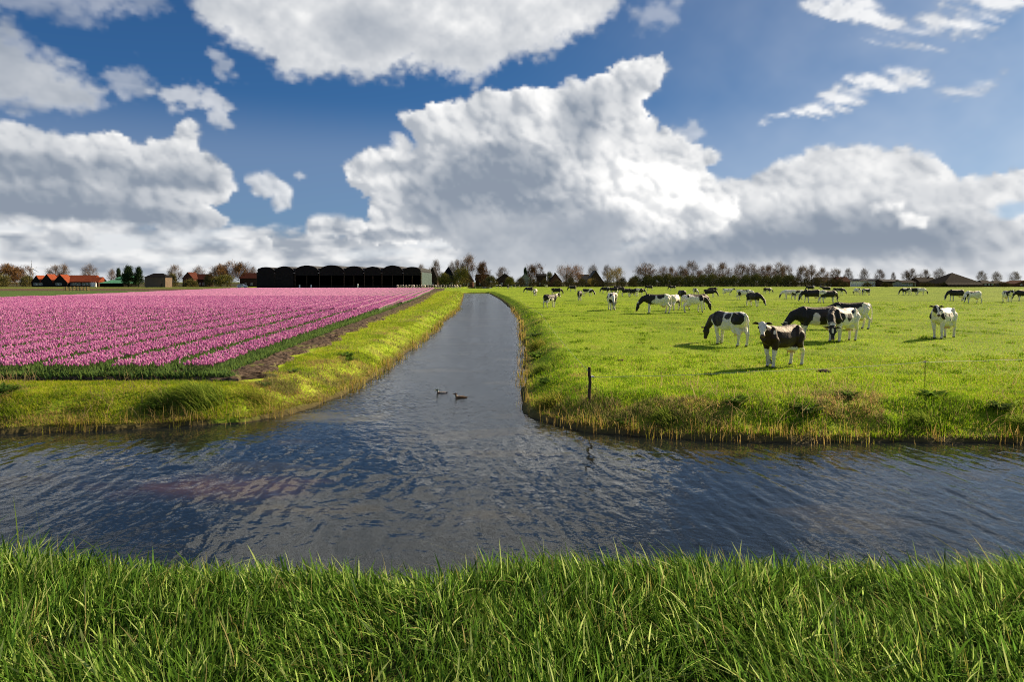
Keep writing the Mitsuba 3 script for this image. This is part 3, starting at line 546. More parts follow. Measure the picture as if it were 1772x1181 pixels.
    ('hedge', 'belt_bush', 'dark green undergrowth bush below the tree belt, fifteenth from the left', 161.8, 398.0, 6.1, 9.4, 'bushes below the tree belt', 'bush'),
    ('shrub', 'belt_shrub', 'low dark shrub under the right end of the tree belt, first from the left', 162.6, 392.0, 3.9, 7.3, 'shrubs under the right end of the tree belt', 'shrub'),
    ('shrub', 'belt_shrub', 'low dark shrub under the right end of the tree belt, second from the left', 169.3, 392.0, 4.3, 8.0, 'shrubs under the right end of the tree belt', 'shrub'),
    ('shrub', 'belt_shrub', 'low dark shrub under the right end of the tree belt, third from the left', 175.6, 392.0, 4.6, 7.3, 'shrubs under the right end of the tree belt', 'shrub'),
    ('shrub', 'belt_shrub', 'low dark shrub under the right end of the tree belt, fourth from the left', 182.6, 392.0, 3.9, 8.0, 'shrubs under the right end of the tree belt', 'shrub'),
    ('shrub', 'belt_shrub', 'low dark shrub under the right end of the tree belt, fifth from the left', 187.9, 392.0, 4.3, 6.0, 'shrubs under the right end of the tree belt', 'shrub'),
    ('round', 'avenue_tree', 'bare round avenue tree left of the long white shed', 210.9, 428.0, 10.6, 5.8, 'bare avenue trees at right', 'tree'),
    ('round', 'avenue_tree', 'bare round avenue tree above the middle of the long white shed', 221.1, 428.0, 10.9, 6.5, 'bare avenue trees at right', 'tree'),
    ('round', 'avenue_tree', 'bare round avenue tree at the right end of the long white shed', 230.5, 428.0, 10.2, 6.5, 'bare avenue trees at right', 'tree'),
    ('round', 'avenue_tree', 'bare round avenue tree thin one above the grey brown shed', 239.2, 428.0, 8.4, 3.6, 'bare avenue trees at right', 'tree'),
    ('round', 'avenue_tree', 'bare round avenue tree left of the dense group by the skylight house', 247.2, 428.0, 9.5, 6.5, 'bare avenue trees at right', 'tree'),
    ('round', 'avenue_tree', 'bare round avenue tree dense one left of the skylight house', 250.8, 428.0, 10.6, 7.2, 'bare avenue trees at right', 'tree'),
    ('round', 'avenue_tree', 'bare round avenue tree above the skylight house', 259.1, 428.0, 10.0, 7.2, 'bare avenue trees at right', 'tree'),
    ('round', 'avenue_tree', 'bare round avenue tree right of the skylight house', 268.2, 428.0, 10.8, 7.2, 'bare avenue trees at right', 'tree'),
    ('round', 'avenue_tree', 'bare round avenue tree low one left of the pyramid roof', 275.4, 428.0, 7.7, 6.5, 'bare avenue trees at right', 'tree'),
    ('round', 'avenue_tree', 'bare round avenue tree right of the pyramid roof', 294.6, 428.0, 9.1, 6.5, 'bare avenue trees at right', 'tree'),
    ('round', 'avenue_tree', 'bare round avenue tree between the two hipped houses', 304.1, 428.0, 8.9, 6.5, 'bare avenue trees at right', 'tree'),
    ('round', 'avenue_tree', 'bare round avenue tree near the right edge of the picture', 315.3, 428.0, 8.8, 6.5, 'bare avenue trees at right', 'tree'),
    ('shrub', 'yard_shrub', 'low dark shrub among the right farm buildings, first from the left', 180.8, 372.0, 2.4, 5.7, 'shrubs among the farm buildings at right', 'shrub'),
    ('shrub', 'yard_shrub', 'low dark shrub among the right farm buildings, second from the left', 193.4, 372.0, 2.4, 6.3, 'shrubs among the farm buildings at right', 'shrub'),
    ('shrub', 'yard_shrub', 'low dark shrub among the right farm buildings, third from the left', 204.4, 372.0, 2.4, 6.3, 'shrubs among the farm buildings at right', 'shrub'),
    ('shrub', 'yard_shrub', 'low dark shrub among the right farm buildings, fourth from the left', 226.5, 372.0, 2.4, 8.2, 'shrubs among the farm buildings at right', 'shrub'),
    ('shrub', 'yard_shrub', 'low dark shrub among the right farm buildings, fifth from the left', 235.0, 372.0, 2.4, 6.3, 'shrubs among the farm buildings at right', 'shrub'),
    ('shrub', 'yard_shrub', 'low dark shrub among the right farm buildings, sixth from the left', 267.4, 372.0, 2.4, 7.6, 'shrubs among the farm buildings at right', 'shrub'),
]
# ------------------------------------------------------------------ buildings along the horizon
matte('red_tile', (0.17, 0.042, 0.02), 0.25, 0.8)
matte('dull_red_tile', (0.06, 0.02, 0.014), 0.25, 0.8)
matte('dark_tile', (0.009, 0.009, 0.011), 0.3, 0.8)
matte('grey_tile', (0.05, 0.053, 0.06), 0.25, 0.8)
matte('green_sheet', (0.06, 0.19, 0.12), 0.15, 0.5)
matte('tar_board', (0.016, 0.015, 0.015), 0.3, 1.5)
matte('brick', (0.10, 0.045, 0.03), 0.25, 1.5)
matte('brown_brick', (0.05, 0.032, 0.023), 0.25, 1.5)
matte('white_wall', (0.72, 0.70, 0.66), 0.08, 0.8)
matte('tan_board', (0.13, 0.10, 0.075), 0.2, 1.5)
matte('grey_wall', (0.20, 0.21, 0.215), 0.12, 0.8)
matte('white_paint', (0.75, 0.75, 0.73), 0.05, 2)
matte('grey_metal', (0.42, 0.44, 0.46), 0.08, 0.5, 0.4)
matte('teal_sheet', (0.07, 0.10, 0.105), 0.15, 1.0, 0.5)
matte('old_wood', (0.07, 0.05, 0.035), 0.4, 6)
matte('straw', (0.42, 0.30, 0.13), 0.3, 3)
scene['window_glass'] = {'type': 'twosided', 'bsdf': {'type': 'principled', 'base_color': rgb(.03, .035, .04), 'roughness': 0.08, 'specular': 0.6}}
scene['dark_void'] = {'type': 'twosided', 'bsdf': {'type': 'diffuse', 'reflectance': rgb(.012, .011, .010)}}
G0 = 0.6


def P(key, name, mb, m, at, rz=0, smooth=False):
    return part(key, name, mb.turned(rz, at), m, smooth)


def window(key, x0, x1, z0, z1, y, at, rz, frame='white_paint'):
    """A window in a front wall whose face lies at local y; the frame stands proud of it."""
    fr = MB()
    for a in ((x0, x1, z0, z0 + .09), (x0, x1, z1 - .09, z1), (x0, x0 + .09, z0 + .09, z1 - .09), (x1 - .09, x1, z0 + .09, z1 - .09)):
        fr.box(a[0], a[1], y - .06, y + .05, a[2], a[3])
    fr.box((x0 + x1) / 2 - .035, (x0 + x1) / 2 + .035, y - .05, y + .05, z0 + .09, z1 - .09)
    w = P(key, 'window', fr, frame, at, rz)
    P(w, 'pane', MB().box(x0 + .05, x1 - .05, y - .02, y + .04, z0 + .05, z1 - .05), 'window_glass', at, rz)


def door(key, x0, x1, z1, y, at, rz, m='old_wood'):
    d = P(key, 'door', MB().box(x0, x1, y - .05, y + .05, 0.02, z1), m, at, rz)
    P(d, 'handle', MB().box(x1 - .2, x1 - .12, y - .1, y - .052, 1.0, 1.12), 'grey_metal', at, rz)


def roof_slab(e, r, w, d, over, gable_front, t=0.22):
    """Two sloping slabs; ridge along x, or along y when the gable faces the viewer."""
    mb = MB()
    half = (w if gable_front else d) / 2
    h2 = half + over
    drop = (r - e) * over / half
    for s in (-1, 1):
        prof = [(s * h2, e - drop), (0, r), (0, r + t), (s * h2, e - drop + t)]
        if s > 0:
            prof = prof[::-1]
        if gable_front:
            mb.prism(prof, -d / 2 - over, d / 2 + over)
        else:
            m2 = MB().prism(prof, -w / 2 - over, w / 2 + over)
            v, f = m2.mesh()
            mb.put(np.c_[v[:, 1], -v[:, 0], v[:, 2]], f)
    return mb


def house(label, cat, x, y, w, d, e, r, walls, roof, rz=0, gable_front=False, hip=False, windows=(), doors=(), chimneys=(), kind='farmhouse', rlabel=None, over=0.35, group=None):
    key = key_for(kind)
    at = (x, y, G0)
    mb = MB()
    if gable_front and not hip:
        mb.prism([(-w / 2, -.3), (w / 2, -.3), (w / 2, e), (0, r - .05), (-w / 2, e)], -d / 2, d / 2)
    elif hip:
        mb.box(-w / 2, w / 2, -d / 2, d / 2, -.3, e)
    else:
        v, f = MB().prism([(-d / 2, -.3), (d / 2, -.3), (d / 2, e), (0, r - .05), (-d / 2, e)], -w / 2, w / 2).mesh()
        mb.put(np.c_[v[:, 1], -v[:, 0], v[:, 2]], f)
    P(key, 'wall', mb, walls, at, rz)
    if hip:
        rd = hip if isinstance(hip, (int, float)) and hip is not True else 0.0
        o = over
        a = [(-w / 2 - o, -d / 2 - o, e - .1), (w / 2 + o, -d / 2 - o, e - .1), (w / 2 + o, d / 2 + o, e - .1), (-w / 2 - o, d / 2 + o, e - .1), (-rd, 0, r), (rd + .01, 0, r)]
        rm = MB().put(a, [[0, 1, 5], [0, 5, 4], [1, 2, 5], [2, 3, 4], [2, 4, 5], [3, 0, 4], [0, 2, 1], [0, 3, 2]])
    else:
        rm = roof_slab(e, r, w, d, over, gable_front)
    rk = P(key, 'roof', rm, roof, at, rz)
    if rlabel:
        labels[rk] = {'label': rlabel}
    for cx, cy, cz in chimneys:
        P(rk, 'chimney', MB().box(cx - .3, cx + .3, cy - .3, cy + .3, cz - 1.4, cz), 'brick', at, rz)
    for x0, x1, z0, z1 in windows:
        window(key, x0, x1, z0, z1, -d / 2, at, rz)
    for x0, x1, z1 in doors:
        door(key, x0, x1, z1, -d / 2, at, rz)
    tag(key, label, cat, group)
    return key, at


# the big open barn of eight bays under barrel roofs
def big_barn():
    key, Y0, depth = key_for('open_barn'), 300.0, 40.0
    at = (0, Y0, G0)
    bays = [(-112.3, -104.3, 9.2), (-104.3, -96.0, 9.5), (-95.5, -85.1, 9.9), (-84.8, -73.9, 10.0), (-73.9, -65.3, 9.6), (-65.0, -57.4, 9.4), (-57.2, -48.0, 9.9), (-47.8, -40.1, 9.3)]
    for i, (x0, x1, zt) in enumerate(bays):
        ze = 7.1
        xs = np.linspace(0, 1, 15)
        arc = ze + (zt - ze) * np.sqrt(np.clip(1 - (2 * xs - 1) ** 2 * 0.96, 0, 1))
        px_ = x0 + (x1 - x0) * xs
        v = []
        for yy in np.linspace(0, depth, 9):
            v += [(a_, yy, b_) for a_, b_ in zip(px_, arc)] + [(a_, yy, b_ + .14) for a_, b_ in zip(px_, arc)]
        v = np.array(v); n = 15; f = []
        for r_ in range(8):
            b0, b1 = r_ * 2 * n, (r_ + 1) * 2 * n
            for k in range(n - 1):
                f += [[b0 + k, b0 + k + 1, b1 + k + 1, b1 + k], [b0 + n + k, b1 + n + k, b1 + n + k + 1, b0 + n + k + 1]]
                if r_ == 0:
                    f += [[b0 + k, b0 + n + k, b0 + n + k + 1, b0 + k + 1]]
                if r_ == 7:
                    f += [[b1 + k, b1 + k + 1, b1 + n + k + 1, b1 + n + k]]
        P(key, 'barrel_roof', MB().put(v, f), 'grey_tile', at, 0, 40)
        # arched board panel closing the head of the bay
        pol = [(px_[0] + .1, 5.6), (px_[-1] - .1, 5.6)] + [(a_, b_ - .03) for a_, b_ in zip(px_[::-1][1:-1], arc[::-1][1:-1])]
        P(key, 'gable_panel', MB().prism(pol, 0.15, 0.3), 'tar_board', at)
        if i < 2:
            P(key, 'front_wall', MB().box(x0 + .1, x1 - .1, 0.16, 0.31, 0, 5.6), 'tar_board', at)
        P(key, 'post', MB().box(x0 - .14, x0 + .14, 0.32, 0.62, 0, ze), 'old_wood', at)
        if i > 1:
            P(key, 'post', MB().box((x0 + x1) / 2 - .1, (x0 + x1) / 2 + .1, 0.34, 0.56, 0, 5.6), 'old_wood', at)
            P(key, 'feed_wall', MB().box(x0 + .2, x1 - .2, 0.7, 0.9, 0, 1.1), 'tar_board', at)
    P(key, 'valley_roof', MB().box(-112.1, -40.3, 1.2, depth - .4, 7.1, 8.75), 'grey_tile', at)
    P(key, 'back_wall', MB().box(-112.3, -40.1, depth - .3, depth, -.2, 7.05), 'tar_board', at)
    P(key, 'left_wall', MB().box(-112.5, -112.2, 0.7, depth - .31, -.2, 7.05), 'tar_board', at)
    for k in range(8):
        k2 = P(key, 'side_panel', MB().box(-40.1, -39.9, 0.8 + k * 4.9, 5.5 + k * 4.9, 1.2, 7.05), 'teal_sheet', at)
        if k == 0:
            labels[k2] = {'label': 'grey green sheet panel on the right flank'}
    P(key, 'side_plinth', MB().box(-40.12, -39.86, 0.8, depth - .32, -.2, 1.18), 'tar_board', at)
    P(key, 'corner_post', MB().box(-40.2, -39.8, 0.2, 0.75, 0, 7.1), 'old_wood', at)
    tag(key, 'long black open barn with eight barrel roofs behind the tulip field', 'barn')


big_barn()
for row in HOUSES:
    house(**row)

# left farm: the school-like building with saw-tooth gables
def saw_tooth():
    key, Y0 = key_for('red_roofed_building'), 380.0
    at = (0, Y0, G0)
    X = lambda px: (px - 886) / 1181 * Y0
    mb = MB().box(X(78), X(170), 0, 12, -.3, 3.0)
    P(key, 'wall', mb, 'brown_brick', at)
    v = [(X(76), -.6, 2.9), (X(158), -.6, 2.9), (X(158), 6, 6.6), (X(76), 6, 6.6), (X(158), 12.5, 2.9), (X(76), 12.5, 2.9)]
    rk = P(key, 'roof', MB().put(v, [[0, 1, 2], [0, 2, 3], [3, 2, 4], [3, 4, 5], [1, 4, 2], [0, 3, 5], [0, 5, 4], [0, 4, 1]]), 'red_tile', at)
    labels[rk] = {'label': 'long bright red tile roof'}
    v = [(X(156), -.8, 2.7), (X(171), -.8, 2.7), (X(171), 4, 5.6), (X(156), 4, 5.6), (X(171), 8.5, 2.7), (X(156), 8.5, 2.7)]
    P(key, 'low_roof', MB().put(v, [[0, 1, 2], [0, 2, 3], [3, 2, 4], [3, 4, 5], [1, 4, 2], [0, 3, 5], [0, 5, 4], [0, 4, 1]]), 'red_tile', at)
    for c, w, zr in ((68, 16, 6.2), (86, 22, 6.9), (109, 24, 6.7)):
        xa, xb, xm = X(c - w / 2), X(c + w / 2), X(c)
        P(key, 'gable', MB().prism([(xa, -.2), (xb, -.2), (xb, 2.6), (xm, zr), (xa, 2.6)], -2.5, -.05), 'tar_board', at)
        P(key, 'gable_roof', MB().prism([(xm, zr + .02), (xm, zr + .25), (xa - .3, 2.55), (xa - .3, 2.3)], -2.7, 4.0).prism([(xm, zr + .02), (xb + .3, 2.3), (xb + .3, 2.55), (xm, zr + .25)], -2.7, 4.0), 'red_tile', at)
    for c in (66, 71, 76, 104, 109):
        window(key, X(c) - .75, X(c) + .75, .9, 2.1, -2.5, at, 0)
    for c in (122, 127, 132, 137, 144, 149, 154):
        window(key, X(c) - .7, X(c) + .7, .8, 2.3, 0, at, 0)
    P(key, 'white_end', MB().box(X(159), X(168), -1.2, -.05, 0, 2.6), 'white_wall', at)
    tag(key, 'low dark building with bright red roof and three pointed gables', 'building')


saw_tooth()


def shed_green():
    key, Y0 = key_for('green_roofed_shed'), 372.0
    at = (0, Y0, G0)
    X = lambda px: (px - 886) / 1181 * Y0
    P(key, 'wall', MB().box(X(173), X(214), 0, 14, -.3, 2.1), 'dark_void', at)
    v = [(X(171), -.6, 2.1), (X(215), -.6, 2.1), (X(207), 6, 3.9), (X(182), 6, 3.9), (X(215), 14.5, 2.1), (X(171), 14.5, 2.1)]
    P(key, 'roof', MB().put(v, [[0, 1, 2], [0, 2, 3], [3, 2, 4], [3, 4, 5], [1, 4, 2], [0, 3, 5], [0, 5, 4], [0, 4, 1]]), 'green_sheet', at)
    P(key, 'loft', MB().box(X(186), X(206), 9, 20, 2.2, 4.6), 'tar_board', at)
    v = [(X(182), 8.4, 4.6), (X(208), 8.4, 4.6), (X(203), 14, 6.6), (X(190), 14, 6.6), (X(208), 20.5, 4.6), (X(182), 20.5, 4.6)]
    P(key, 'upper_roof', MB().put(v, [[0, 1, 2], [0, 2, 3], [3, 2, 4], [3, 4, 5], [1, 4, 2], [0, 3, 5], [0, 5, 4], [0, 4, 1]]), 'green_sheet', at)
    tag(key, 'low shed with mint green sheet roof left of the conifers', 'shed')


shed_green()


def turbine():
    key, Y0, x0 = key_for('wind_turbine'), 1500.0, -1054.5
    at = (x0, Y0, G0)
    hub = np.array([0, -1.8, 33.0])
    P(key, 'tower', MB().bar((0, 0, 0), (0, 0, 32.3), 1.25, .7, 10), 'grey_metal', at, 0, 40)
    P(key, 'nacelle', MB().box(-.9, .9, -1.2, 2.6, 32.3, 34), 'grey_metal', at)
    hk = P(key, 'hub', MB().bar(hub + [0, .6, 0], hub + [0, -.7, 0], .9, .5, 8), 'grey_metal', at)
    for ang in (0, 118, 242):
        u = np.array([math.sin(math.radians(ang)), 0, math.cos(math.radians(ang))])
        w = np.cross(u, [0, 1, 0])
        q = [hub + u * .6 - w * .35, hub + u * .6 + w * .35, hub + u * 4 + w * .9, hub + u * 18.5 + w * .2, hub + u * 18.5 - w * .1, hub + u * 4 - w * .5]
        v = np.vstack([np.array(q) + [0, -.12, 0], np.array(q) + [0, .12, 0]])
        f = [[0, k + 1, k] for k in range(1, 5)] + [[6, 6 + k, 7 + k] for k in range(1, 5)] + [t for k in range(6) for t in ([k, (k + 1) % 6, 6 + (k + 1) % 6], [k, 6 + (k + 1) % 6, 6 + k])]
        P(hk, 'rotor_blade', MB().put(v, f), 'grey_metal', at)
    tag(key, 'grey three bladed wind turbine far behind the red roofed building', 'wind turbine')


turbine()


def parked_car():
    key = key_for('parked_car')
    at, rz = (-117.0, 296.0, G0 + .35), 0
    P(key, 'body', MB().prism([(-2.1, .25), (2.1, .25), (2.15, .7), (1.95, .86), (1.1, .95), (-1.9, .98), (-2.12, .75)], -.85, .85), 'white_paint', at)
    cab = MB().prism([(-1.75, .97), (1.05, .94), (.35, 1.48), (-1.2, 1.5)], -.74, .74)
    P(key, 'roof', cab, 'white_paint', at)
    for a in (([-1.55, 1.0], [-.45, 1.0], [-.45, 1.4], [-1.15, 1.4]), ([-.35, 1.0], [.8, 1.0], [.3, 1.4], [-.35, 1.4])):
        P(key, 'side_window', MB().prism(a, -.765, -.742), 'window_glass', at)
    for sx in (-1.3, 1.35):
        for sy in (-.78, .78):
            wk = P(key, 'wheel', MB().bar((sx, sy - .1, .02 + .0), (sx, sy + .1, .02), .33, .33, 12), 'dark_void', at)
            P(wk, 'rim', MB().bar((sx, sy - .12, .02), (sx, sy + .12, .02), .18, .18, 8), 'grey_metal', at)
    P(key, 'headlight', MB().box(2.1, 2.17, -.7, -.45, .6, .74), 'white_paint', at)
    P(key, 'tail_light', MB().box(-2.14, -2.05, -.84, -.6, .72, .86), 'red_tile', at)
    tag(key, 'white car parked at the left end of the black barn', 'car')


parked_car()
for i, (x, y, h) in enumerate([(-92.9, 298.5, 1.6), (-87.8, 298.5, 1.6), (-65.9, 291.5, 1.9)]):
    k = key_for('marker_post')
    P(k, 'shaft', MB().bar((0, 0, 0), (0, 0, h - .12), .30, .30, 10), 'white_paint', (x, y, G0), 0, 40)
    P(k, 'cap', MB().bar((0, 0, h - .12), (0, 0, h), .34, .16, 10), 'grey_metal', (x, y, G0))
    tag(k, ['white post before the barn, left one of the close pair', 'white post before the barn, right one of the close pair', 'white post standing alone at the far tulip edge'][i], 'post', 'white posts before the barn')

# crate-like pale fence across the green field, far left
k = key_for('slatted_fence')
for i in range(19):
    x = -134.5 + i * .42
    P(k, 'slat', MB().box(x - .13, x + .13, -.03, .03, 0, 1.25 + .1 * math.sin(i * 2.1)), 'straw', (0, 205, G0))
for z in (.35, .95):
    P(k, 'rail', MB().box(-134.7, -126.7, .035, .09, z, z + .1), 'old_wood', (0, 205, G0))
tag(k, 'short pale slatted fence on the green field at far left', 'fence')


# ------------------------------------------------------------------ trees
def grow(seed, h, crown_h, crown_w, lean=0.1, shape='round', twigs=1500, tw=0.05, tl=1.0, trunk_r=0.22, stems=1, colour=(0.085, 0.062, 0.045), tint=(0.15, 0.11, 0.075)):
    """(limb mesh, colours, twig mesh, colours) of one bare or budding tree standing at the origin."""
    r = np.random.default_rng(seed)
    limb, tips = MB(), []
    z0 = h - crown_h
    def env(u):                                              # crown half width at height u of the crown (0 to 1)
        if shape == 'round':
            return math.sqrt(max(0, 1 - (2 * u - .9) ** 2 / 1.25))
        if shape == 'tall':
            return max(.08, (1 - u) ** .75 * min(1, .35 + 2.2 * u))
        if shape == 'fan':
            return .35 + .75 * math.sqrt(u) if u < .75 else max(.1, 1.0 * math.sqrt(max(0, 1 - ((u - .6) / .42) ** 2)))
        return max(.1, math.sqrt(max(0, 1 - (u * .98) ** 2)))        # bush
    for s in range(stems):
        base = np.array([r.normal(0, .25 * (stems > 1)) * crown_w * .3, r.normal(0, .25 * (stems > 1)) * crown_w * .3, -.2])
        top = np.array([base[0] * 2 + r.normal(0, lean), base[1] * 2 + r.normal(0, lean), h * .82])
        pts = [base + (top - base) * t + np.array([r.normal(0, .08), r.normal(0, .08), 0]) * h * .05 * (t > 0) for t in np.linspace(0, 1, 6)]
        for i in range(5):
            limb.bar(pts[i], pts[i + 1], trunk_r * (1 - .17 * i), trunk_r * (1 - .17 * (i + 1)), 6)
        nb = int(44 / stems) + 3
        for b in range(nb):
            u = (b + r.random()) / nb
            zz = z0 + crown_h * u * .72
            t = np.clip(zz / (h * .82), 0, .98)
            a = pts[int(t * 5)] + (pts[min(int(t * 5) + 1, 5)] - pts[int(t * 5)]) * (t * 5 % 1)
            an = r.random() * 2 * math.pi
            ue = min(1, u * .72 + .28 * r.random() + .12)
            rad = crown_w / 2 * env(ue) * r.uniform(.55, 1)
            e = np.array([a[0] * .5 + math.cos(an) * rad, a[1] * .5 + math.sin(an) * rad, z0 + crown_h * ue])
            m = (a + e) / 2 + np.array([0, 0, -.05 * h * r.random()])
            br = trunk_r * .42 * (1 - .5 * u)
            limb.bar(a, m, br, br * .6, 4).bar(m, e, br * .6, br * .22, 4)
            tips += [(m, e, br)]
    v, f = limb.mesh()
    # twigs: slim flat spikes fanning from the branches, gathered in uneven clumps
    n = int(twigs * 1.7)
    tw = tw * .62
    k = r.integers(0, len(tips), n)
    wgt = .25 + r.random(len(tips))
    k = r.choice(len(tips), n, p=wgt / wgt.sum())
    M, E_ = np.array([t[0] for t in tips]), np.array([t[1] for t in tips])
    t = r.random(n)[:, None] ** .6
    o = M[k] * (1 - t) + E_[k] * t + r.normal(0, .075, (n, 3)) * crown_w * [1, 1, .9]
    out = o - np.array([0, 0, z0 + crown_h * .25])
    d = out / (np.linalg.norm(out, axis=1, keepdims=True) + 1e-6) + r.normal(0, .55, (n, 3)) + [0, 0, .45]
    d /= np.linalg.norm(d, axis=1, keepdims=True)
    L = tl * r.uniform(.4, 1.25, n)[:, None] * crown_w / 9
    side = np.cross(d, r.normal(0, 1, (n, 3))); side /= np.linalg.norm(side, axis=1, keepdims=True) + 1e-9
    W = tw * r.uniform(.6, 1.5, n)[:, None] * crown_w / 9
    tv = np.stack([o - side * W, o + side * W, o + d * L], 1).reshape(-1, 3)
    tf = np.arange(3 * n).reshape(-1, 3)
    c0, c1 = np.array(colour) * 1.5, np.array(tint) * 1.5
    tc = np.repeat(c0 + (c1 - c0) * r.random((n, 1)) ** .8, 3, 0) * np.repeat(r.uniform(.75, 1.25, (n, 1)), 3, 0)
    return (v, f), np.tile(np.array(colour) * 1.1, (len(v), 1)), (tv, tf), tc


KINDS = {
    'round': [dict(seed=s, h=10, crown_h=7.6, crown_w=9, shape='round', twigs=2100) for s in (1, 2, 3)],
    'tall': [dict(seed=s, h=14, crown_h=12.5, crown_w=7, shape='tall', twigs=2600, tw=.06, colour=(.06, .042, .03), tint=(.10, .062, .04)) for s in (4, 5)],
    'belt': [dict(seed=s, h=12, crown_h=10.8, crown_w=9, shape='round', twigs=3000, tw=.06, stems=2, colour=(.085, .06, .042), tint=(.20, .14, .09)) for s in (6, 7, 8)],
    'fan': [dict(seed=s, h=8, crown_h=7.2, crown_w=9, shape='fan', twigs=2400, tw=.055, stems=4, trunk_r=.14, colour=(.17, .11, .07), tint=(.26, .17, .10)) for s in (9, 10)],
    'yellow': [dict(seed=s, h=8, crown_h=7.2, crown_w=8, shape='fan', twigs=2400, tw=.06, stems=3, trunk_r=.15, colour=(.17, .13, .05), tint=(.28, .22, .08)) for s in (11,)],
    'brown': [dict(seed=s, h=10, crown_h=9, crown_w=9, shape='round', twigs=3600, tw=.075, stems=2, colour=(.075, .045, .022), tint=(.15, .09, .04)) for s in (12, 13)],
    'olive': [dict(seed=s, h=7, crown_h=6.7, crown_w=8, shape='bush', twigs=3200, tw=.08, stems=4, trunk_r=.12, colour=(.06, .06, .018), tint=(.13, .125, .035)) for s in (14, 15)],
    'hedge': [dict(seed=s, h=5, crown_h=5.2, crown_w=9, shape='bush', twigs=2600, tw=.10, stems=4, trunk_r=.12, colour=(.055, .055, .022), tint=(.13, .12, .045)) for s in (16, 17, 18)],
    'conifer': [dict(seed=s, h=10, crown_h=9.6, crown_w=6.5, shape='tall', twigs=3600, tw=.16, tl=1.1, trunk_r=.2, colour=(.012, .022, .010), tint=(.03, .05, .02)) for s in (19, 20)],
    'shrub': [dict(seed=s, h=3, crown_h=3.2, crown_w=5, shape='bush', twigs=1500, tw=.09, stems=4, trunk_r=.07, colour=(.035, .03, .016), tint=(.08, .065, .03)) for s in (21, 22)],
}
made_trees = {}


def tree(kind, name, label, x, y, h, w, group, cat, i):
    variants = KINDS[kind]
    spec = variants[i % len(variants)]
    if (kind, i % len(variants)) not in made_trees:
        a, ac, b, bc = grow(**spec)
        made_trees[kind, i % len(variants)] = mikit.ply(a, 'bark', False, color=ac), mikit.ply(b, 'bark', False, color=bc)
    tr, cr = made_trees[kind, i % len(variants)]
    m = T().translate([x, y, G0]).rotate([0, 0, 1], (i * 77) % 360).scale([w / spec['crown_w'], w / spec['crown_w'], h / spec['h']])
    k = key_for(name)
    shared(f'{k}__trunk', tr, m)
    shared(f'{k}__crown', cr, m)
    tag(k, label, cat, group)


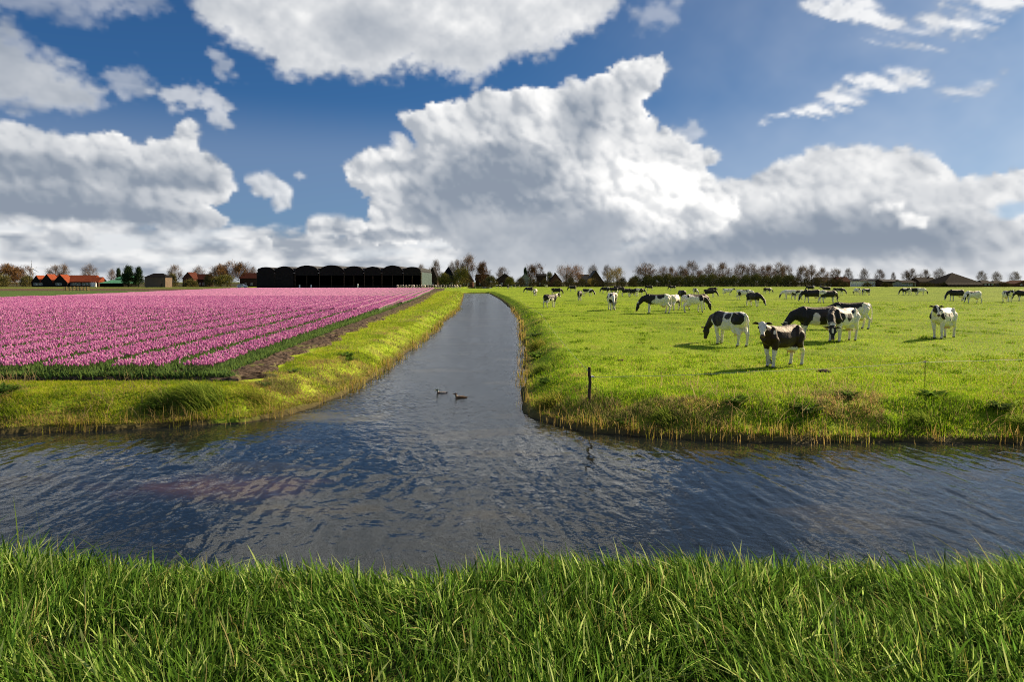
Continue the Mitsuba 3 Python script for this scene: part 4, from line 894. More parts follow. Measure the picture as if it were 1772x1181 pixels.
for i, row in enumerate(TREES):
    tree(*row, i)
COWS = [
    dict(label='brownish black cow with white face looking at the camera by the fence tape', x=8.29, y=20.96, heading=211, pose='look', size=0.93, detail=2, seed=3, st=0.05, mirror=False, black=[0.022, 0.01, 0.006], face='white', slim=0.93, patches=[(0.3, 0, 1.0, 0.95), (-0.6, 0, 1.0, 0.55), (-0.86, 0, 1.38, -0.2), (0.72, 0.3, 1.2, -0.09), (1.0, 0, 1.2, 0.35)]),
    dict(label='white cow with large black patches grazing left of the white faced cow', x=8.97, y=28.17, heading=114, size=1.02, detail=2, seed=5, st=-0.05, face='black', patches=[(0.42, 0.3, 1.1, 0.36), (0.62, 0.3, 1.3, 0.25), (-0.2, 0.3, 1.3, 0.2), (-0.78, 0.28, 1.22, 0.3), (0.95, 0, 1.05, 0.42), (1.2, 0, 0.8, 0.3)]),
    dict(label='mostly black cow grazing, half hidden behind the white faced cow', x=13.62, y=30.4, heading=184, size=1.1, detail=2, seed=7, st=0.07, face='black', udder=True, patches=[(0.3, 0, 1.1, 0.85), (-0.6, 0, 1.1, 0.6), (1.0, 0, 1.05, 0.45), (0.22, 0.3, 0.98, -0.17), (0.25, 0.3, 0.7, -0.2), (0.33, 0.3, 1.36, -0.06)]),
    dict(label='black and white cow with a collar grazing with its head towards the camera', x=14.44, y=29.81, heading=214, pose='graze_turn', size=1.06, detail=2, seed=9, st=-0.04, face='black', collar=True, patches=[(0.75, 0.2, 1.1, 0.42), (0.1, 0.3, 1.3, 0.25), (0.0, 0.35, 1.05, 0.18), (-0.3, 0.3, 1.3, 0.16), (-0.7, 0.3, 1.28, 0.1), (1.0, 0.1, 1.0, 0.4), (0.42, 0.3, 1.36, -0.1), (0.22, 0.35, 1.15, -0.1)]),
    dict(label='black backed cow with a full udder behind the two grazing cows', x=18.81, y=37.91, heading=172, size=1.08, detail=2, seed=11, st=0.06, patches=[(0.0, 0, 1.3, 0.48), (-0.45, 0, 1.35, 0.36), (0.4, 0, 1.3, 0.36), (0.9, 0, 1.0, 0.3), (-0.55, 0.3, 1.25, -0.1)], face='blaze'),
    dict(label='nearly white cow with black ears standing alone, facing the camera', x=19.89, y=31.49, heading=218, pose='look', size=1.02, detail=2, seed=13, st=0.03, face='blaze', patches=[(0.66, 0.3, 1.05, 0.17), (0.72, -0.22, 1.05, 0.14), (0.15, 0.34, 1.08, 0.07), (-0.1, 0.34, 1.15, 0.06), (0.02, 0.34, 0.88, 0.07)]),
    dict(label='black and white cow grazing at the left end of the close middle group', x=12.09, y=56.86, heading=181, size=1.18, detail=2, seed=15, face='black', st=0.06, patches=[(0.45, 0, 1.05, 0.5), (-0.1, 0, 1.25, 0.4), (0.95, 0, 1.0, 0.45), (0.3, 0.3, 0.85, -0.16), (0.1, 0.33, 1.28, -0.12)]),
    dict(label='white rumped cow in the middle of the close group, grazing away', x=14.91, y=62.67, heading=60, size=1.05, detail=1, seed=17, dark=0.44, slim=1.06, st=-0.05),
    dict(label='white cow with black patches at the right end of the close middle group', x=15.55, y=58.49, heading=12, size=1.1, detail=2, seed=19, face='black', st=-0.06, patches=[(0.55, 0, 1.2, 0.36), (0.1, 0, 1.25, 0.22), (-0.55, 0, 1.1, 0.3), (1.0, 0, 1.0, 0.4)]),
    dict(label='brown black cow hidden behind the right end of the middle group', x=17.7, y=65.33, heading=8, size=1.08, detail=1, seed=21, dark=0.75, black=[0.03, 0.015, 0.01], slim=0.93, st=-0.05, pose='graze_turn'),
    dict(label='black cow seen from behind above the middle group', x=23.16, y=93.05, heading=95, size=1.1, detail=1, seed=23, dark=0.8, slim=1.06, st=-0.09),
    dict(label='black backed cow with white legs standing near the ditch', x=3.9, y=69.79, heading=48, pose='level', size=1.0, detail=1, seed=24, patches=[(0.3, 0, 1.1, 0.7), (-0.6, 0, 1.2, 0.45), (0.1, -0.35, 0.75, -0.25)], slim=0.93, st=0.06),
    dict(label='white cow with speckled sides grazing straight towards the camera', x=9.27, y=63.31, heading=268, size=1.15, detail=1, seed=27, dark=0.36, slim=0.93, st=-0.09),
    dict(label='white backed cow standing behind the speckled one', x=12.11, y=80.81, heading=85, pose='level', size=1.0, detail=1, seed=28, dark=0.3, slim=1.0, st=0.06),
    dict(label='slim black cow seen from the rear, casting a long shadow', x=9.66, y=97.48, heading=262, size=1.0, detail=1, seed=29, dark=0.85, slim=1.06, st=-0.05),
    dict(label='black and white cow grazing right of the slim black one', x=14.19, y=127.94, heading=-25, size=1.0, detail=1, seed=30, dark=0.55, slim=0.93, st=0.1),
    dict(label='black cow grazing to the right between ditch and slim cow', x=8.9, y=136.47, heading=4, size=1.05, detail=1, seed=31, dark=0.7, slim=1.0, st=-0.09, pose='graze_turn'),
    dict(label='black cow turned left behind the slim black cow', x=17.61, y=198.1, heading=185, pose='graze', size=1.1, detail=1, seed=32, dark=0.85, slim=1.06, st=0.06),
    dict(label='white fronted cow grazing near the ditch bank', x=4.43, y=130.66, heading=262, size=1.0, detail=1, seed=33, dark=0.35, slim=0.93, st=-0.05),
    dict(label='black cow beside the white fronted one near the ditch', x=4.22, y=165.98, heading=190, size=1.0, detail=1, seed=34, dark=0.7, slim=1.0, st=0.1),
    dict(label='tiny pied cow alone at the far edge near the ditch', x=16.49, y=330.17, heading=120, pose='level', size=1.1, detail=0, seed=35, dark=0.5, slim=1.06, st=-0.09),
    dict(label='dark cow in the tight far row behind the speckled cow, leftmost', x=22.17, y=161.61, heading=180, detail=1, seed=36, dark=0.75, size=1.05, slim=0.93, st=0.06, pose='graze_turn'),
    dict(label='dark cow in the tight far row behind the speckled cow, second from left', x=22.88, y=153.53, heading=175, detail=1, seed=37, dark=0.8, size=1.05, slim=1.0, st=-0.05),
    dict(label='dark cow in the tight far row behind the speckled cow, third from left', x=26.42, y=165.98, heading=190, detail=1, seed=38, dark=0.85, size=1.05, slim=1.06, st=0.1),
    dict(label='dark cow in the tight far row behind the speckled cow, fourth from left', x=21.45, y=127.94, heading=10, detail=1, seed=39, dark=0.7, size=1.05, slim=0.93, st=-0.09),
    dict(label='dark cow in the tight far row behind the speckled cow, front one with white flank', x=21.51, y=120.42, heading=-20, detail=1, seed=40, dark=0.6, size=1.05, slim=1.0, st=0.06, pose='level'),
    dict(label='dark cow in the tight far row behind the speckled cow, rightmost', x=24.34, y=130.66, heading=-35, detail=1, seed=41, dark=0.65, size=1.05, slim=1.06, st=-0.05, pose='graze_turn'),
    dict(label='dark cow in the tight far row behind the speckled cow, rearmost', x=31.72, y=204.71, heading=170, detail=1, seed=42, dark=0.7, size=1.05, slim=0.93, st=0.1),
    dict(label='black cow alone at the far edge right of the tight row', x=44.2, y=219.33, heading=178, detail=0, seed=44, dark=0.8, size=1.1, slim=1.06, st=0.06),
    dict(label='black cow alone above the close middle group', x=51.63, y=219.33, heading=182, detail=0, seed=45, dark=0.8, size=1.1, slim=0.93, st=-0.05),
    dict(label='small white faced cow above the right of the middle group', x=37.46, y=139.57, heading=268, detail=1, seed=46, dark=0.4, slim=1.0, st=0.1, pose='graze_turn'),
    dict(label='black cow grazing to the right above the patched cow', x=34.2, y=118.1, heading=-20, detail=1, seed=47, dark=0.8, slim=1.06, st=-0.09),
    dict(label='black cow just behind the one grazing right', x=47.62, y=161.61, heading=170, detail=0, seed=48, dark=0.75, slim=0.93, st=0.06),
    dict(label='white cow with small black marks grazing right of the black pair', x=42.17, y=133.5, heading=5, detail=1, seed=49, dark=0.38, slim=1.0, st=-0.05, pose='level'),
    dict(label='grey white cow with black head grazing beside the black head-down cow', x=34.27, y=100.68, heading=-15, detail=1, seed=50, dark=0.4, size=1.1, slim=1.06, st=0.1),
    dict(label='black cow walking towards the camera with lowered head', x=25.88, y=73.11, heading=285, detail=1, seed=51, dark=0.9, size=1.1, slim=0.93, st=-0.09, pose='graze_turn'),
    dict(label='small black and white cow far out between the middle groups', x=57.46, y=153.53, heading=15, detail=1, seed=52, dark=0.5, slim=1.0, st=0.06),
    dict(label='white cow at the left of the far right group', x=42.39, y=104.09, heading=170, detail=1, seed=53, dark=0.3, size=1.05, slim=1.06, st=-0.05),
    dict(label='black and white cow second in the far right group', x=42.9, y=102.35, heading=10, detail=1, seed=54, dark=0.5, size=1.05, slim=0.93, st=0.1),
    dict(label='black cow grazing left at the front of the far right group', x=38.55, y=87.73, heading=184, detail=1, seed=55, dark=0.85, size=1.2, slim=1.0, st=-0.09),
    dict(label='black and white cow at the right of the far right group', x=39.51, y=85.29, heading=8, detail=1, seed=56, dark=0.6, size=1.15, slim=1.06, st=0.06, pose='graze_turn'),
    dict(label='dark cow at the back of the far right group', x=86.72, y=198.1, heading=175, detail=0, seed=57, dark=0.7, size=1.1, slim=0.93, st=-0.05),
    dict(label='dark cow behind the middle of the far right group', x=78.58, y=170.59, heading=186, detail=0, seed=58, dark=0.7, size=1.1, slim=1.0, st=0.1, pose='level'),
    dict(label='pied cow behind the right end of the far right group', x=66.77, y=139.57, heading=-15, detail=1, seed=59, dark=0.5, size=1.05, slim=1.06, st=-0.09),
    dict(label='small white cow in the far gap, left of two', x=69.1, y=136.47, heading=95, detail=0, seed=60, dark=0.3, slim=0.93, st=0.06),
    dict(label='small black and white cow in the far gap, right of two', x=69.3, y=133.5, heading=200, detail=0, seed=61, dark=0.5, slim=1.0, st=-0.05, pose='graze_turn'),
    dict(label='pied cow at the left of the far row of three', x=78.81, y=136.47, heading=182, detail=0, seed=62, dark=0.5, size=1.05, slim=1.06, st=0.1),
    dict(label='black cow in the middle of the far row of three', x=82.02, y=139.57, heading=178, detail=0, seed=63, dark=0.75, size=1.05, slim=0.93, st=-0.09),
    dict(label='white cow at the right of the far row of three', x=83.55, y=139.57, heading=5, detail=0, seed=64, dark=0.3, size=1.05, slim=1.0, st=0.06),
    dict(label='black cow grazing left, left of the far right pair', x=61.52, y=94.48, heading=184, detail=1, seed=65, dark=0.9, size=1.15, slim=1.06, st=-0.05),
    dict(label='white cow with grey speckles grazing left, right of the far right pair', x=56.84, y=84.13, heading=186, detail=1, seed=66, dark=0.3, size=1.1, slim=0.93, st=0.1, pose='graze_turn'),
    dict(label='black and white cow near the right edge, grazing towards the camera', x=64.66, y=89.0, heading=255, detail=1, seed=67, dark=0.5, size=1.1, slim=1.0, st=-0.09, pose='level'),
    dict(label='black cow cut off by the right edge of the picture', x=70.88, y=94.48, heading=175, detail=1, seed=68, dark=0.8, size=1.1, slim=1.06, st=0.06),
    dict(label='tiny cow beyond the end of the ditch, white and black one by itself', x=-6.24, y=307.06, heading=10, detail=0, seed=70, dark=0.5, size=1.1, pose='graze', slim=1.0, st=0.1),
    dict(label='tiny cow beyond the end of the ditch, black one seen from behind', x=-1.58, y=267.01, heading=95, detail=0, seed=71, dark=0.7, size=1.1, pose='graze', slim=1.06, st=-0.09),
    dict(label='tiny cow beyond the end of the ditch, left of the close pair', x=0.52, y=307.06, heading=180, detail=0, seed=72, dark=0.6, size=1.1, pose='graze', slim=0.93, st=0.06),
    dict(label='tiny cow beyond the end of the ditch, right of the close pair', x=2.89, y=341.18, heading=175, detail=0, seed=73, dark=0.75, size=1.1, pose='graze', slim=1.0, st=-0.05),
    dict(label='tiny cow beyond the end of the ditch, dark one left of the ditch line', x=-20.19, y=361.25, heading=185, detail=0, seed=74, dark=0.7, size=1.1, pose='graze', slim=1.06, st=0.1),
    dict(label='tiny cow beyond the end of the ditch, dark one farthest left', x=-26.0, y=383.82, heading=170, detail=0, seed=75, dark=0.7, size=1.1, pose='graze', slim=0.93, st=-0.09),
    dict(label='tiny cow beyond the end of the ditch, pale one in the middle', x=-15.6, y=383.82, heading=15, detail=0, seed=76, dark=0.3, size=1.1, pose='level', slim=1.0, st=0.06),
    dict(label='cow in the long feeding row before the right end of the black barn', x=-48.1, y=287.0, heading=95, detail=0, seed=80, dark=0.55, size=1.05, pose='graze', group='cows in the feeding row at the black barn'),
    dict(label='cow in the long feeding row before the right end of the black barn', x=-47.4, y=289.5, heading=84, detail=0, seed=81, dark=0.7, size=1.05, pose='level', group='cows in the feeding row at the black barn'),
    dict(label='cow in the long feeding row before the right end of the black barn', x=-46.6, y=292.0, heading=100, detail=0, seed=82, dark=0.45, size=1.05, pose='level', group='cows in the feeding row at the black barn'),
    dict(label='cow in the long feeding row before the right end of the black barn', x=-44.7, y=287.0, heading=260, detail=0, seed=83, dark=0.8, size=1.05, pose='graze', group='cows in the feeding row at the black barn'),
    dict(label='cow in the long feeding row before the right end of the black barn', x=-43.9, y=289.5, heading=88, detail=0, seed=84, dark=0.55, size=1.05, pose='level', group='cows in the feeding row at the black barn'),
    dict(label='cow in the long feeding row before the right end of the black barn', x=-43.1, y=292.0, heading=78, detail=0, seed=85, dark=0.7, size=1.05, pose='level', group='cows in the feeding row at the black barn'),
    dict(label='cow in the long feeding row before the right end of the black barn', x=-41.3, y=287.0, heading=95, detail=0, seed=86, dark=0.45, size=1.05, pose='graze', group='cows in the feeding row at the black barn'),
    dict(label='cow in the long feeding row before the right end of the black barn', x=-40.5, y=289.5, heading=84, detail=0, seed=87, dark=0.8, size=1.05, pose='level', group='cows in the feeding row at the black barn'),
    dict(label='cow in the long feeding row before the right end of the black barn', x=-39.7, y=292.0, heading=100, detail=0, seed=88, dark=0.55, size=1.05, pose='level', group='cows in the feeding row at the black barn'),
    dict(label='cow in the long feeding row before the right end of the black barn', x=-37.8, y=287.0, heading=260, detail=0, seed=89, dark=0.7, size=1.05, pose='graze', group='cows in the feeding row at the black barn'),
    dict(label='cow in the long feeding row before the right end of the black barn', x=-37.0, y=289.5, heading=88, detail=0, seed=90, dark=0.45, size=1.05, pose='level', group='cows in the feeding row at the black barn'),
    dict(label='cow in the long feeding row before the right end of the black barn', x=-36.2, y=292.0, heading=78, detail=0, seed=91, dark=0.8, size=1.05, pose='level', group='cows in the feeding row at the black barn'),
    dict(label='cow in the long feeding row before the right end of the black barn', x=-34.4, y=287.0, heading=95, detail=0, seed=92, dark=0.55, size=1.05, pose='graze', group='cows in the feeding row at the black barn'),
    dict(label='cow in the long feeding row before the right end of the black barn', x=-33.6, y=289.5, heading=84, detail=0, seed=93, dark=0.7, size=1.05, pose='level', group='cows in the feeding row at the black barn'),
    dict(label='cow in the long feeding row before the right end of the black barn', x=-32.7, y=292.0, heading=100, detail=0, seed=94, dark=0.45, size=1.05, pose='level', group='cows in the feeding row at the black barn'),
    dict(label='cow in the long feeding row before the right end of the black barn', x=-31.0, y=287.0, heading=260, detail=0, seed=95, dark=0.8, size=1.05, pose='graze', group='cows in the feeding row at the black barn'),
    dict(label='cow in the long feeding row before the right end of the black barn', x=-30.1, y=289.5, heading=88, detail=0, seed=96, dark=0.55, size=1.05, pose='level', group='cows in the feeding row at the black barn'),
    dict(label='cow in the long feeding row before the right end of the black barn', x=-29.2, y=292.0, heading=78, detail=0, seed=97, dark=0.7, size=1.05, pose='level', group='cows in the feeding row at the black barn'),
    dict(label='cow in the long feeding row before the right end of the black barn', x=-27.6, y=287.0, heading=95, detail=0, seed=98, dark=0.45, size=1.05, pose='graze', group='cows in the feeding row at the black barn'),
    dict(label='cow in the long feeding row before the right end of the black barn', x=-26.6, y=289.5, heading=84, detail=0, seed=99, dark=0.8, size=1.05, pose='level', group='cows in the feeding row at the black barn'),
    dict(label='cow in the long feeding row before the right end of the black barn', x=-25.7, y=292.0, heading=100, detail=0, seed=100, dark=0.55, size=1.05, pose='level', group='cows in the feeding row at the black barn'),
    dict(label='cow in the long feeding row before the right end of the black barn', x=-24.1, y=287.0, heading=260, detail=0, seed=101, dark=0.7, size=1.05, pose='graze', group='cows in the feeding row at the black barn'),
    dict(label='cow in the long feeding row before the right end of the black barn', x=-23.2, y=289.5, heading=88, detail=0, seed=102, dark=0.45, size=1.05, pose='level', group='cows in the feeding row at the black barn'),
    dict(label='cow in the long feeding row before the right end of the black barn', x=-22.2, y=292.0, heading=78, detail=0, seed=103, dark=0.8, size=1.05, pose='level', group='cows in the feeding row at the black barn'),
]
# ------------------------------------------------------------------ cows and ducks
M3 = manifold3d.Manifold


def ball(c, r, squash=(1, 1, 1), n=10):
    return trimesh.creation.icosphere(1 if n < 12 else 2).vertices * r * np.array(squash) + np.asarray(c, float)


def hull(*clouds_):
    return M3.hull_points(np.vstack(clouds_).astype(np.float32))


def chain(pts):
    """Hulls between neighbouring spheres (x, y, z, radius)."""
    return [hull(ball(a[:3], a[3]), ball(b[:3], b[3])) for a, b in zip(pts, pts[1:])]


def ring(x, top, bot, half, n=14):
    t = np.arange(n) * 2 * np.pi / n
    c, s = np.cos(t), np.sin(t)
    y = half * np.sign(c) * np.abs(c) ** .8
    z = (top + bot) / 2 + (top - bot) / 2 * np.sign(s) * np.abs(s) ** .85
    y = y * np.where(s > 0, 1 - .28 * s ** 2, 1)
    return np.stack([np.full(n, x), y, z], 1)


def turn(v, axis_, deg, at):
    return trimesh.transform_points(v, trimesh.transformations.rotation_matrix(math.radians(deg), axis_, at))


def cow_mesh(pose, step_=0.0, edge=0.045, slim=1.0, udder=True):
    """Vertices and faces of one cow, nose towards +x, feet at z = 0, withers at 1.42; and where its poll, head axis and neck are."""
    st = [(-.93, 1.27, 1.0, .10), (-.84, 1.34, .86, .20), (-.62, 1.395, .74, .275), (-.30, 1.365, .63, .315), (.05, 1.345, .58, .34), (.35, 1.36, .62, .315), (.60, 1.40, .70, .255), (.78, 1.34, .76, .20), (.92, 1.22, .86, .13)]
    st = [(a, b, c, d * slim) for a, b, c, d in st]
    P_ = [hull(ring(*a), ring(*b)) for a, b in zip(st, st[1:])]
    # hip bones and shoulder blades
    for s in (-1, 1):
        P_.append(hull(ball((-.52, s * .235 * slim, 1.315), .06), ball((-.80, s * .15, 1.16), .09), ball((-.45, s * .2, 1.0), .13)))
        P_.append(hull(ball((.62, s * .15, 1.27), .08), ball((.66, s * .19, .98), .13), ball((.48, s * .19, .82), .1)))
    for s in (-1, 1):
        o = step_ * s
        P_ += chain([(.58, s * .185, .92, .135), (.55 + o * .4, s * .185, .70, .10), (.565 + o * .8, s * .17, .44, .066), (.56 + o * 1.1, s * .165, .40, .06), (.555 + o * 1.3, s * .165, .14, .044), (.565 + o * 1.35, s * .165, .10, .052), (.60 + o * 1.4, s * .165, .035, .052)])
        o = -step_ * s
        P_ += chain([(-.66, s * .17, 1.02, .2), (-.56 + o * .4, s * .20, .80, .145), (-.70 + o * .7, s * .185, .60, .085), (-.80 + o, s * .175, .50, .068), (-.785 + o * 1.1, s * .17, .42, .056), (-.745 + o * 1.3, s * .165, .14, .046), (-.735 + o * 1.35, s * .165, .10, .054), (-.70 + o * 1.4, s * .165, .035, .054)])
    if udder:
        P_.append(hull(ball((-.50, .08, .62), .15), ball((-.50, -.08, .62), .15), ball((-.28, 0, .66), .14), ball((-.46, 0, .545), .12)))
        for s in (-1, 1):
            for x in (-.54, -.40):
                P_ += chain([(x, s * .075, .52, .025), (x, s * .085, .42, .016)])
    # neck
    if pose == 'graze':
        poll, pitch, yaw = np.array([1.36, 0, .62]), -74, 0
        P_ += [hull(ring(.70, 1.36, .80, .19), ball((1.02, 0, 1.02), .19, (1, .72, 1.05))), hull(ball((1.02, 0, 1.02), .19, (1, .72, 1.05)), ball((1.30, 0, .70), .135, (1, .75, 1)))]
    elif pose == 'graze_turn':
        poll, pitch, yaw = np.array([1.25, .32, .60]), -70, 32
        P_ += [hull(ring(.70, 1.36, .80, .19), ball((.99, .10, 1.0), .19, (1, .8, 1.05))), hull(ball((.99, .10, 1.0), .19, (1, .8, 1.05)), ball((1.2, .28, .70), .135, (1, .85, 1)))]
    elif pose == 'look':                                     # head up, turned to its left
        poll, pitch, yaw = np.array([1.16, .16, 1.43]), -50, 40
        P_ += [hull(ring(.66, 1.38, .84, .2), ball((.97, .05, 1.26), .17, (1, .8, 1.15))), hull(ball((.97, .05, 1.26), .17, (1, .8, 1.15)), ball((1.12, .13, 1.36), .135, (1, .85, 1)))]
    else:                                                   # head level
        poll, pitch, yaw = np.array([1.30, 0, 1.36]), -38, 0
        P_ += [hull(ring(.68, 1.38, .82, .2), ball((1.0, 0, 1.20), .175, (1, .75, 1.15))), hull(ball((1.0, 0, 1.20), .175, (1, .75, 1.15)), ball((1.24, 0, 1.30), .135, (1, .8, 1)))]

    def H(v):                                                # head frame (nose +x) to the cow
        v = turn(v, [0, 1, 0], -pitch, [0, 0, 0])
        v = turn(v, [0, 0, 1], yaw, [0, 0, 0])
        return v + poll
    sk = [ball((0, 0, 0), .115, (1, .95, 1)), ball((.12, .075, .02), .065), ball((.12, -.075, .02), .065), ball((.13, 0, -.075), .09)]
    br = [ball((.30, 0, .005), .065, (1, .9, 1)), ball((.28, 0, -.06), .062)]
    mz = [ball((.43, 0, -.015), .068, (.85, 1.12, .95)), ball((.43, 0, -.045), .055, (.9, 1.1, .9))]
    P_ += [hull(H(np.vstack(sk)), H(np.vstack(br))), hull(H(np.vstack(br)), H(np.vstack(mz)))]
    for s in (-1, 1):
        ear = np.vstack([ball((-.02, s * .09, .03), .032), ball((-.035, s * .20, .035), .062, (.42, 1, 1)), ball((-.03, s * .285, .015), .02)])
        P_.append(hull(H(ear)))
    # tail
    sw = .05 * math.sin(step_ * 40)
    P_ += chain([(-.90, 0, 1.30, .045), (-1.0, sw * .5, 1.16, .03), (-1.03, sw, .85, .022), (-1.01, sw * 1.4, .62, .022), (-1.0, sw * 1.6, .50, .042), (-.99, sw * 1.6, .34, .018)])
    m = M3.batch_boolean(P_, manifold3d.OpType.Add).refine_to_length(edge)
    q = m.to_mesh()
    tm = trimesh.Trimesh(q.vert_properties[:, :3].astype(float), q.tri_verts, process=True)
    tm.merge_vertices()
    trimesh.smoothing.filter_taubin(tm, .5, .53, 9 if edge < .05 else 4)
    v = np.array(tm.vertices)
    v[:, 2] -= v[:, 2].min()
    heads = np.linalg.inv(trimesh.transformations.translation_matrix(poll) @ trimesh.transformations.rotation_matrix(math.radians(yaw), [0, 0, 1]) @ trimesh.transformations.rotation_matrix(math.radians(-pitch), [0, 1, 0]))
    return v, np.array(tm.faces), heads, H


BLACK, WHITE = np.array([.013, .012, .012]), np.array([.66, .62, .56])


def cow_coat(v, heads, seed, dark=.5, black=BLACK, patches=None, face='blaze', ears_black=True):
    """Vertex colours of a pied coat."""
    p = v + [seed * 3.1, 0, 0]
    warp = meshkit.fbm(p * 3.0, 3, seed) - .5
    q = np.c_[v[:, 0] * 1.5 + seed * 5.3, v[:, 1] * 1.2, v[:, 2] * 1.5] + warp[:, None] * .8
    n = meshkit.fbm(q, 2, seed + 40)
    on = n > 1 - dark - .02 + .0
    if patches is not None:
        on = np.zeros(len(v), bool)
        for cx, cy, cz, r_ in patches:
            sgn = 1 if r_ > 0 else -1
            dd = np.sqrt(((v - [cx, cy, cz]) ** 2 * [1, 1, 1]).sum(1)) + warp * .28 * abs(r_) / .3
            on = np.where(dd < abs(r_), sgn > 0, on)
    leg = (v[:, 2] < .62 + .1 * warp) & (np.abs(v[:, 0]) < .95)
    belly = (v[:, 2] < .66) & (np.abs(v[:, 0]) < .5)
    on = on & ~leg & ~belly
    h = trimesh.transform_points(v, heads)
    head = (h[:, 0] > -.12) & (h[:, 0] < .6) & (np.abs(h[:, 1]) < .32) & (np.abs(h[:, 2]) < .17) & (v[:, 0] > .9)
    if face == 'black':
        on = on | head
        on = on & ~(head & (np.abs(h[:, 1]) < .03) & (h[:, 2] > 0) & (h[:, 0] > .02) & (h[:, 0] < .2))
    elif face == 'white':
        on = on & ~head
    else:
        on = np.where(head, np.abs(h[:, 1]) > .045 + .06 * warp + .04 * (h[:, 0] > .3), on)
    ear = head & (np.abs(h[:, 1]) > .125) & (h[:, 0] < .06)
    if ears_black:
        on = on | ear
    c = np.where(on[:, None], black, WHITE)
    dirt = meshkit.fbm(p * 5, 2, seed + 9)[:, None]
    low = np.clip((.75 - v[:, 2]) / .7, 0, 1)[:, None]
    c = c * (1 - .45 * low * dirt * ~on[:, None]) * (.85 + .3 * dirt)
    c = np.where((leg & (v[:, 2] < .075))[:, None], [.05, .04, .03], c)                                   # hooves
    nose = head & (h[:, 0] > .40)
    c = np.where(nose[:, None], np.array([.10, .065, .06]) if seed % 2 else np.array([.03, .025, .025]), c)
    eye = head & (np.hypot(np.hypot(h[:, 0] - .135, (np.abs(h[:, 1]) - .125)), h[:, 2] - .04) < .048)
    c = np.where(eye[:, None], [.03, .025, .022], c)
    ud = (v[:, 2] < .56) & (v[:, 2] > .3) & (v[:, 0] > -.62) & (v[:, 0] < -.25) & (np.abs(v[:, 1]) < .2)
    c = np.where((ud & (np.abs(v[:, 1]) < .125))[:, None], [.52, .33, .27], c)
    tip = (v[:, 0] < -.93) & (v[:, 2] < .55)
    return np.where(tip[:, None], WHITE * .8, c)


shapes = {}


def cow_shape(pose, st, edge, slim=1.0, udder=True):
    k = (pose, st, edge, slim, udder)
    if k not in shapes:
        shapes[k] = cow_mesh(*k)
    return shapes[k]


scene['eye_ball'] = {'type': 'principled', 'base_color': rgb(.008, .006, .005), 'roughness': 0.12, 'specular': 0.6}
matte('strap', (0.30, 0.28, 0.25), 0.1, 8)
matte('yellow_tag', (0.75, 0.5, 0.03), 0.05, 8)


def cow(label, x, y, heading, pose='graze', size=1.0, seed=1, dark=.5, detail=1, st=.06, group='black and white cows on the pasture', collar=False, mirror=False, **coat):
    """Heading in degrees from +x (90 points away from the camera)."""
    edge = {2: .028, 1: .05, 0: .10}[detail]
    v, f, heads, H = cow_shape(pose, st, edge, coat.pop('slim', 1.0), coat.pop('udder', True))
    c = cow_coat(v, heads, seed, dark, **coat)
    if mirror:
        v, f = v * [1, -1, 1], f[:, ::-1]
    k = key_for('cow')
    z = float(ground_z(np.array([x]), np.array([y]))[0])
    m = T().translate([x, y, z - .012]).rotate([0, 0, 1], heading).scale(size)
    scene[f'{k}__body'] = mikit.ply((v, f), 'hide', True, color=c, to_world=m)
    if detail == 2:
        fl = np.array([1, -1 if mirror else 1, 1])
        for s in (-1, 1):
            e = H(ball((.14, s * .128, .045), .024)) * fl
            scene[key_for(f'{k}__eye')] = mikit.ply((e, trimesh.creation.icosphere(1).faces), 'eye_ball', True, to_world=m)
        e = H(np.vstack([ball((-.045 - .02, .21, -.02), .022, (.2, 1, 1.3))])) * fl
        ek = key_for(f'{k}__ear_tag')
        scene[ek] = mikit.ply((e, trimesh.creation.icosphere(1).faces), 'yellow_tag', True, to_world=m)
        if collar:
            a, b = H(np.array([[0, 0, 0.0]]))[0], np.array([.95, 0, 1.14])
            t_ = (b - a) / np.linalg.norm(b - a)
            c0 = a + t_ * .30 * np.linalg.norm(b - a)
            near_ = np.abs((v * fl - c0) @ t_) < .05
            loc = (v * fl)[near_] - c0
            loc = loc[np.linalg.norm(loc, axis=1) < .34]
            u = np.cross(t_, [0, 1, 0]); u /= np.linalg.norm(u); w = np.cross(t_, u)
            an = np.arctan2(loc @ w, loc @ u)
            rr = np.array([max([np.linalg.norm(q_ - t_ * (q_ @ t_)) for q_ in loc[np.abs((an - g + np.pi) % (2 * np.pi) - np.pi) < .5]] + [.12]) for g in np.linspace(-np.pi, np.pi, 20, endpoint=False)])
            g = np.linspace(-np.pi, np.pi, 20, endpoint=False)
            rim = (np.cos(g)[:, None] * u + np.sin(g)[:, None] * w) * (rr + .014)[:, None]
            vv = np.vstack([c0 + rim - t_ * .022, c0 + rim + t_ * .022, c0 + rim * .95 - t_ * .022, c0 + rim * .95 + t_ * .022])
            i = np.arange(20); j = (i + 1) % 20
            ff = np.vstack([np.stack([i, j, j + 20, i + 20], 1), np.stack([i + 40, i + 60, j + 60, j + 40], 1), np.stack([i + 20, j + 20, j + 60, i + 60], 1), np.stack([i, i + 40, j + 40, j], 1)])
            scene[f'{k}__collar'] = mikit.ply((vv * fl, np.vstack([ff[:, [0, 1, 2]], ff[:, [0, 2, 3]]])), 'strap', False, to_world=m)
    tag(k, label, 'cow', group)


for row in COWS:
    cow(**row)


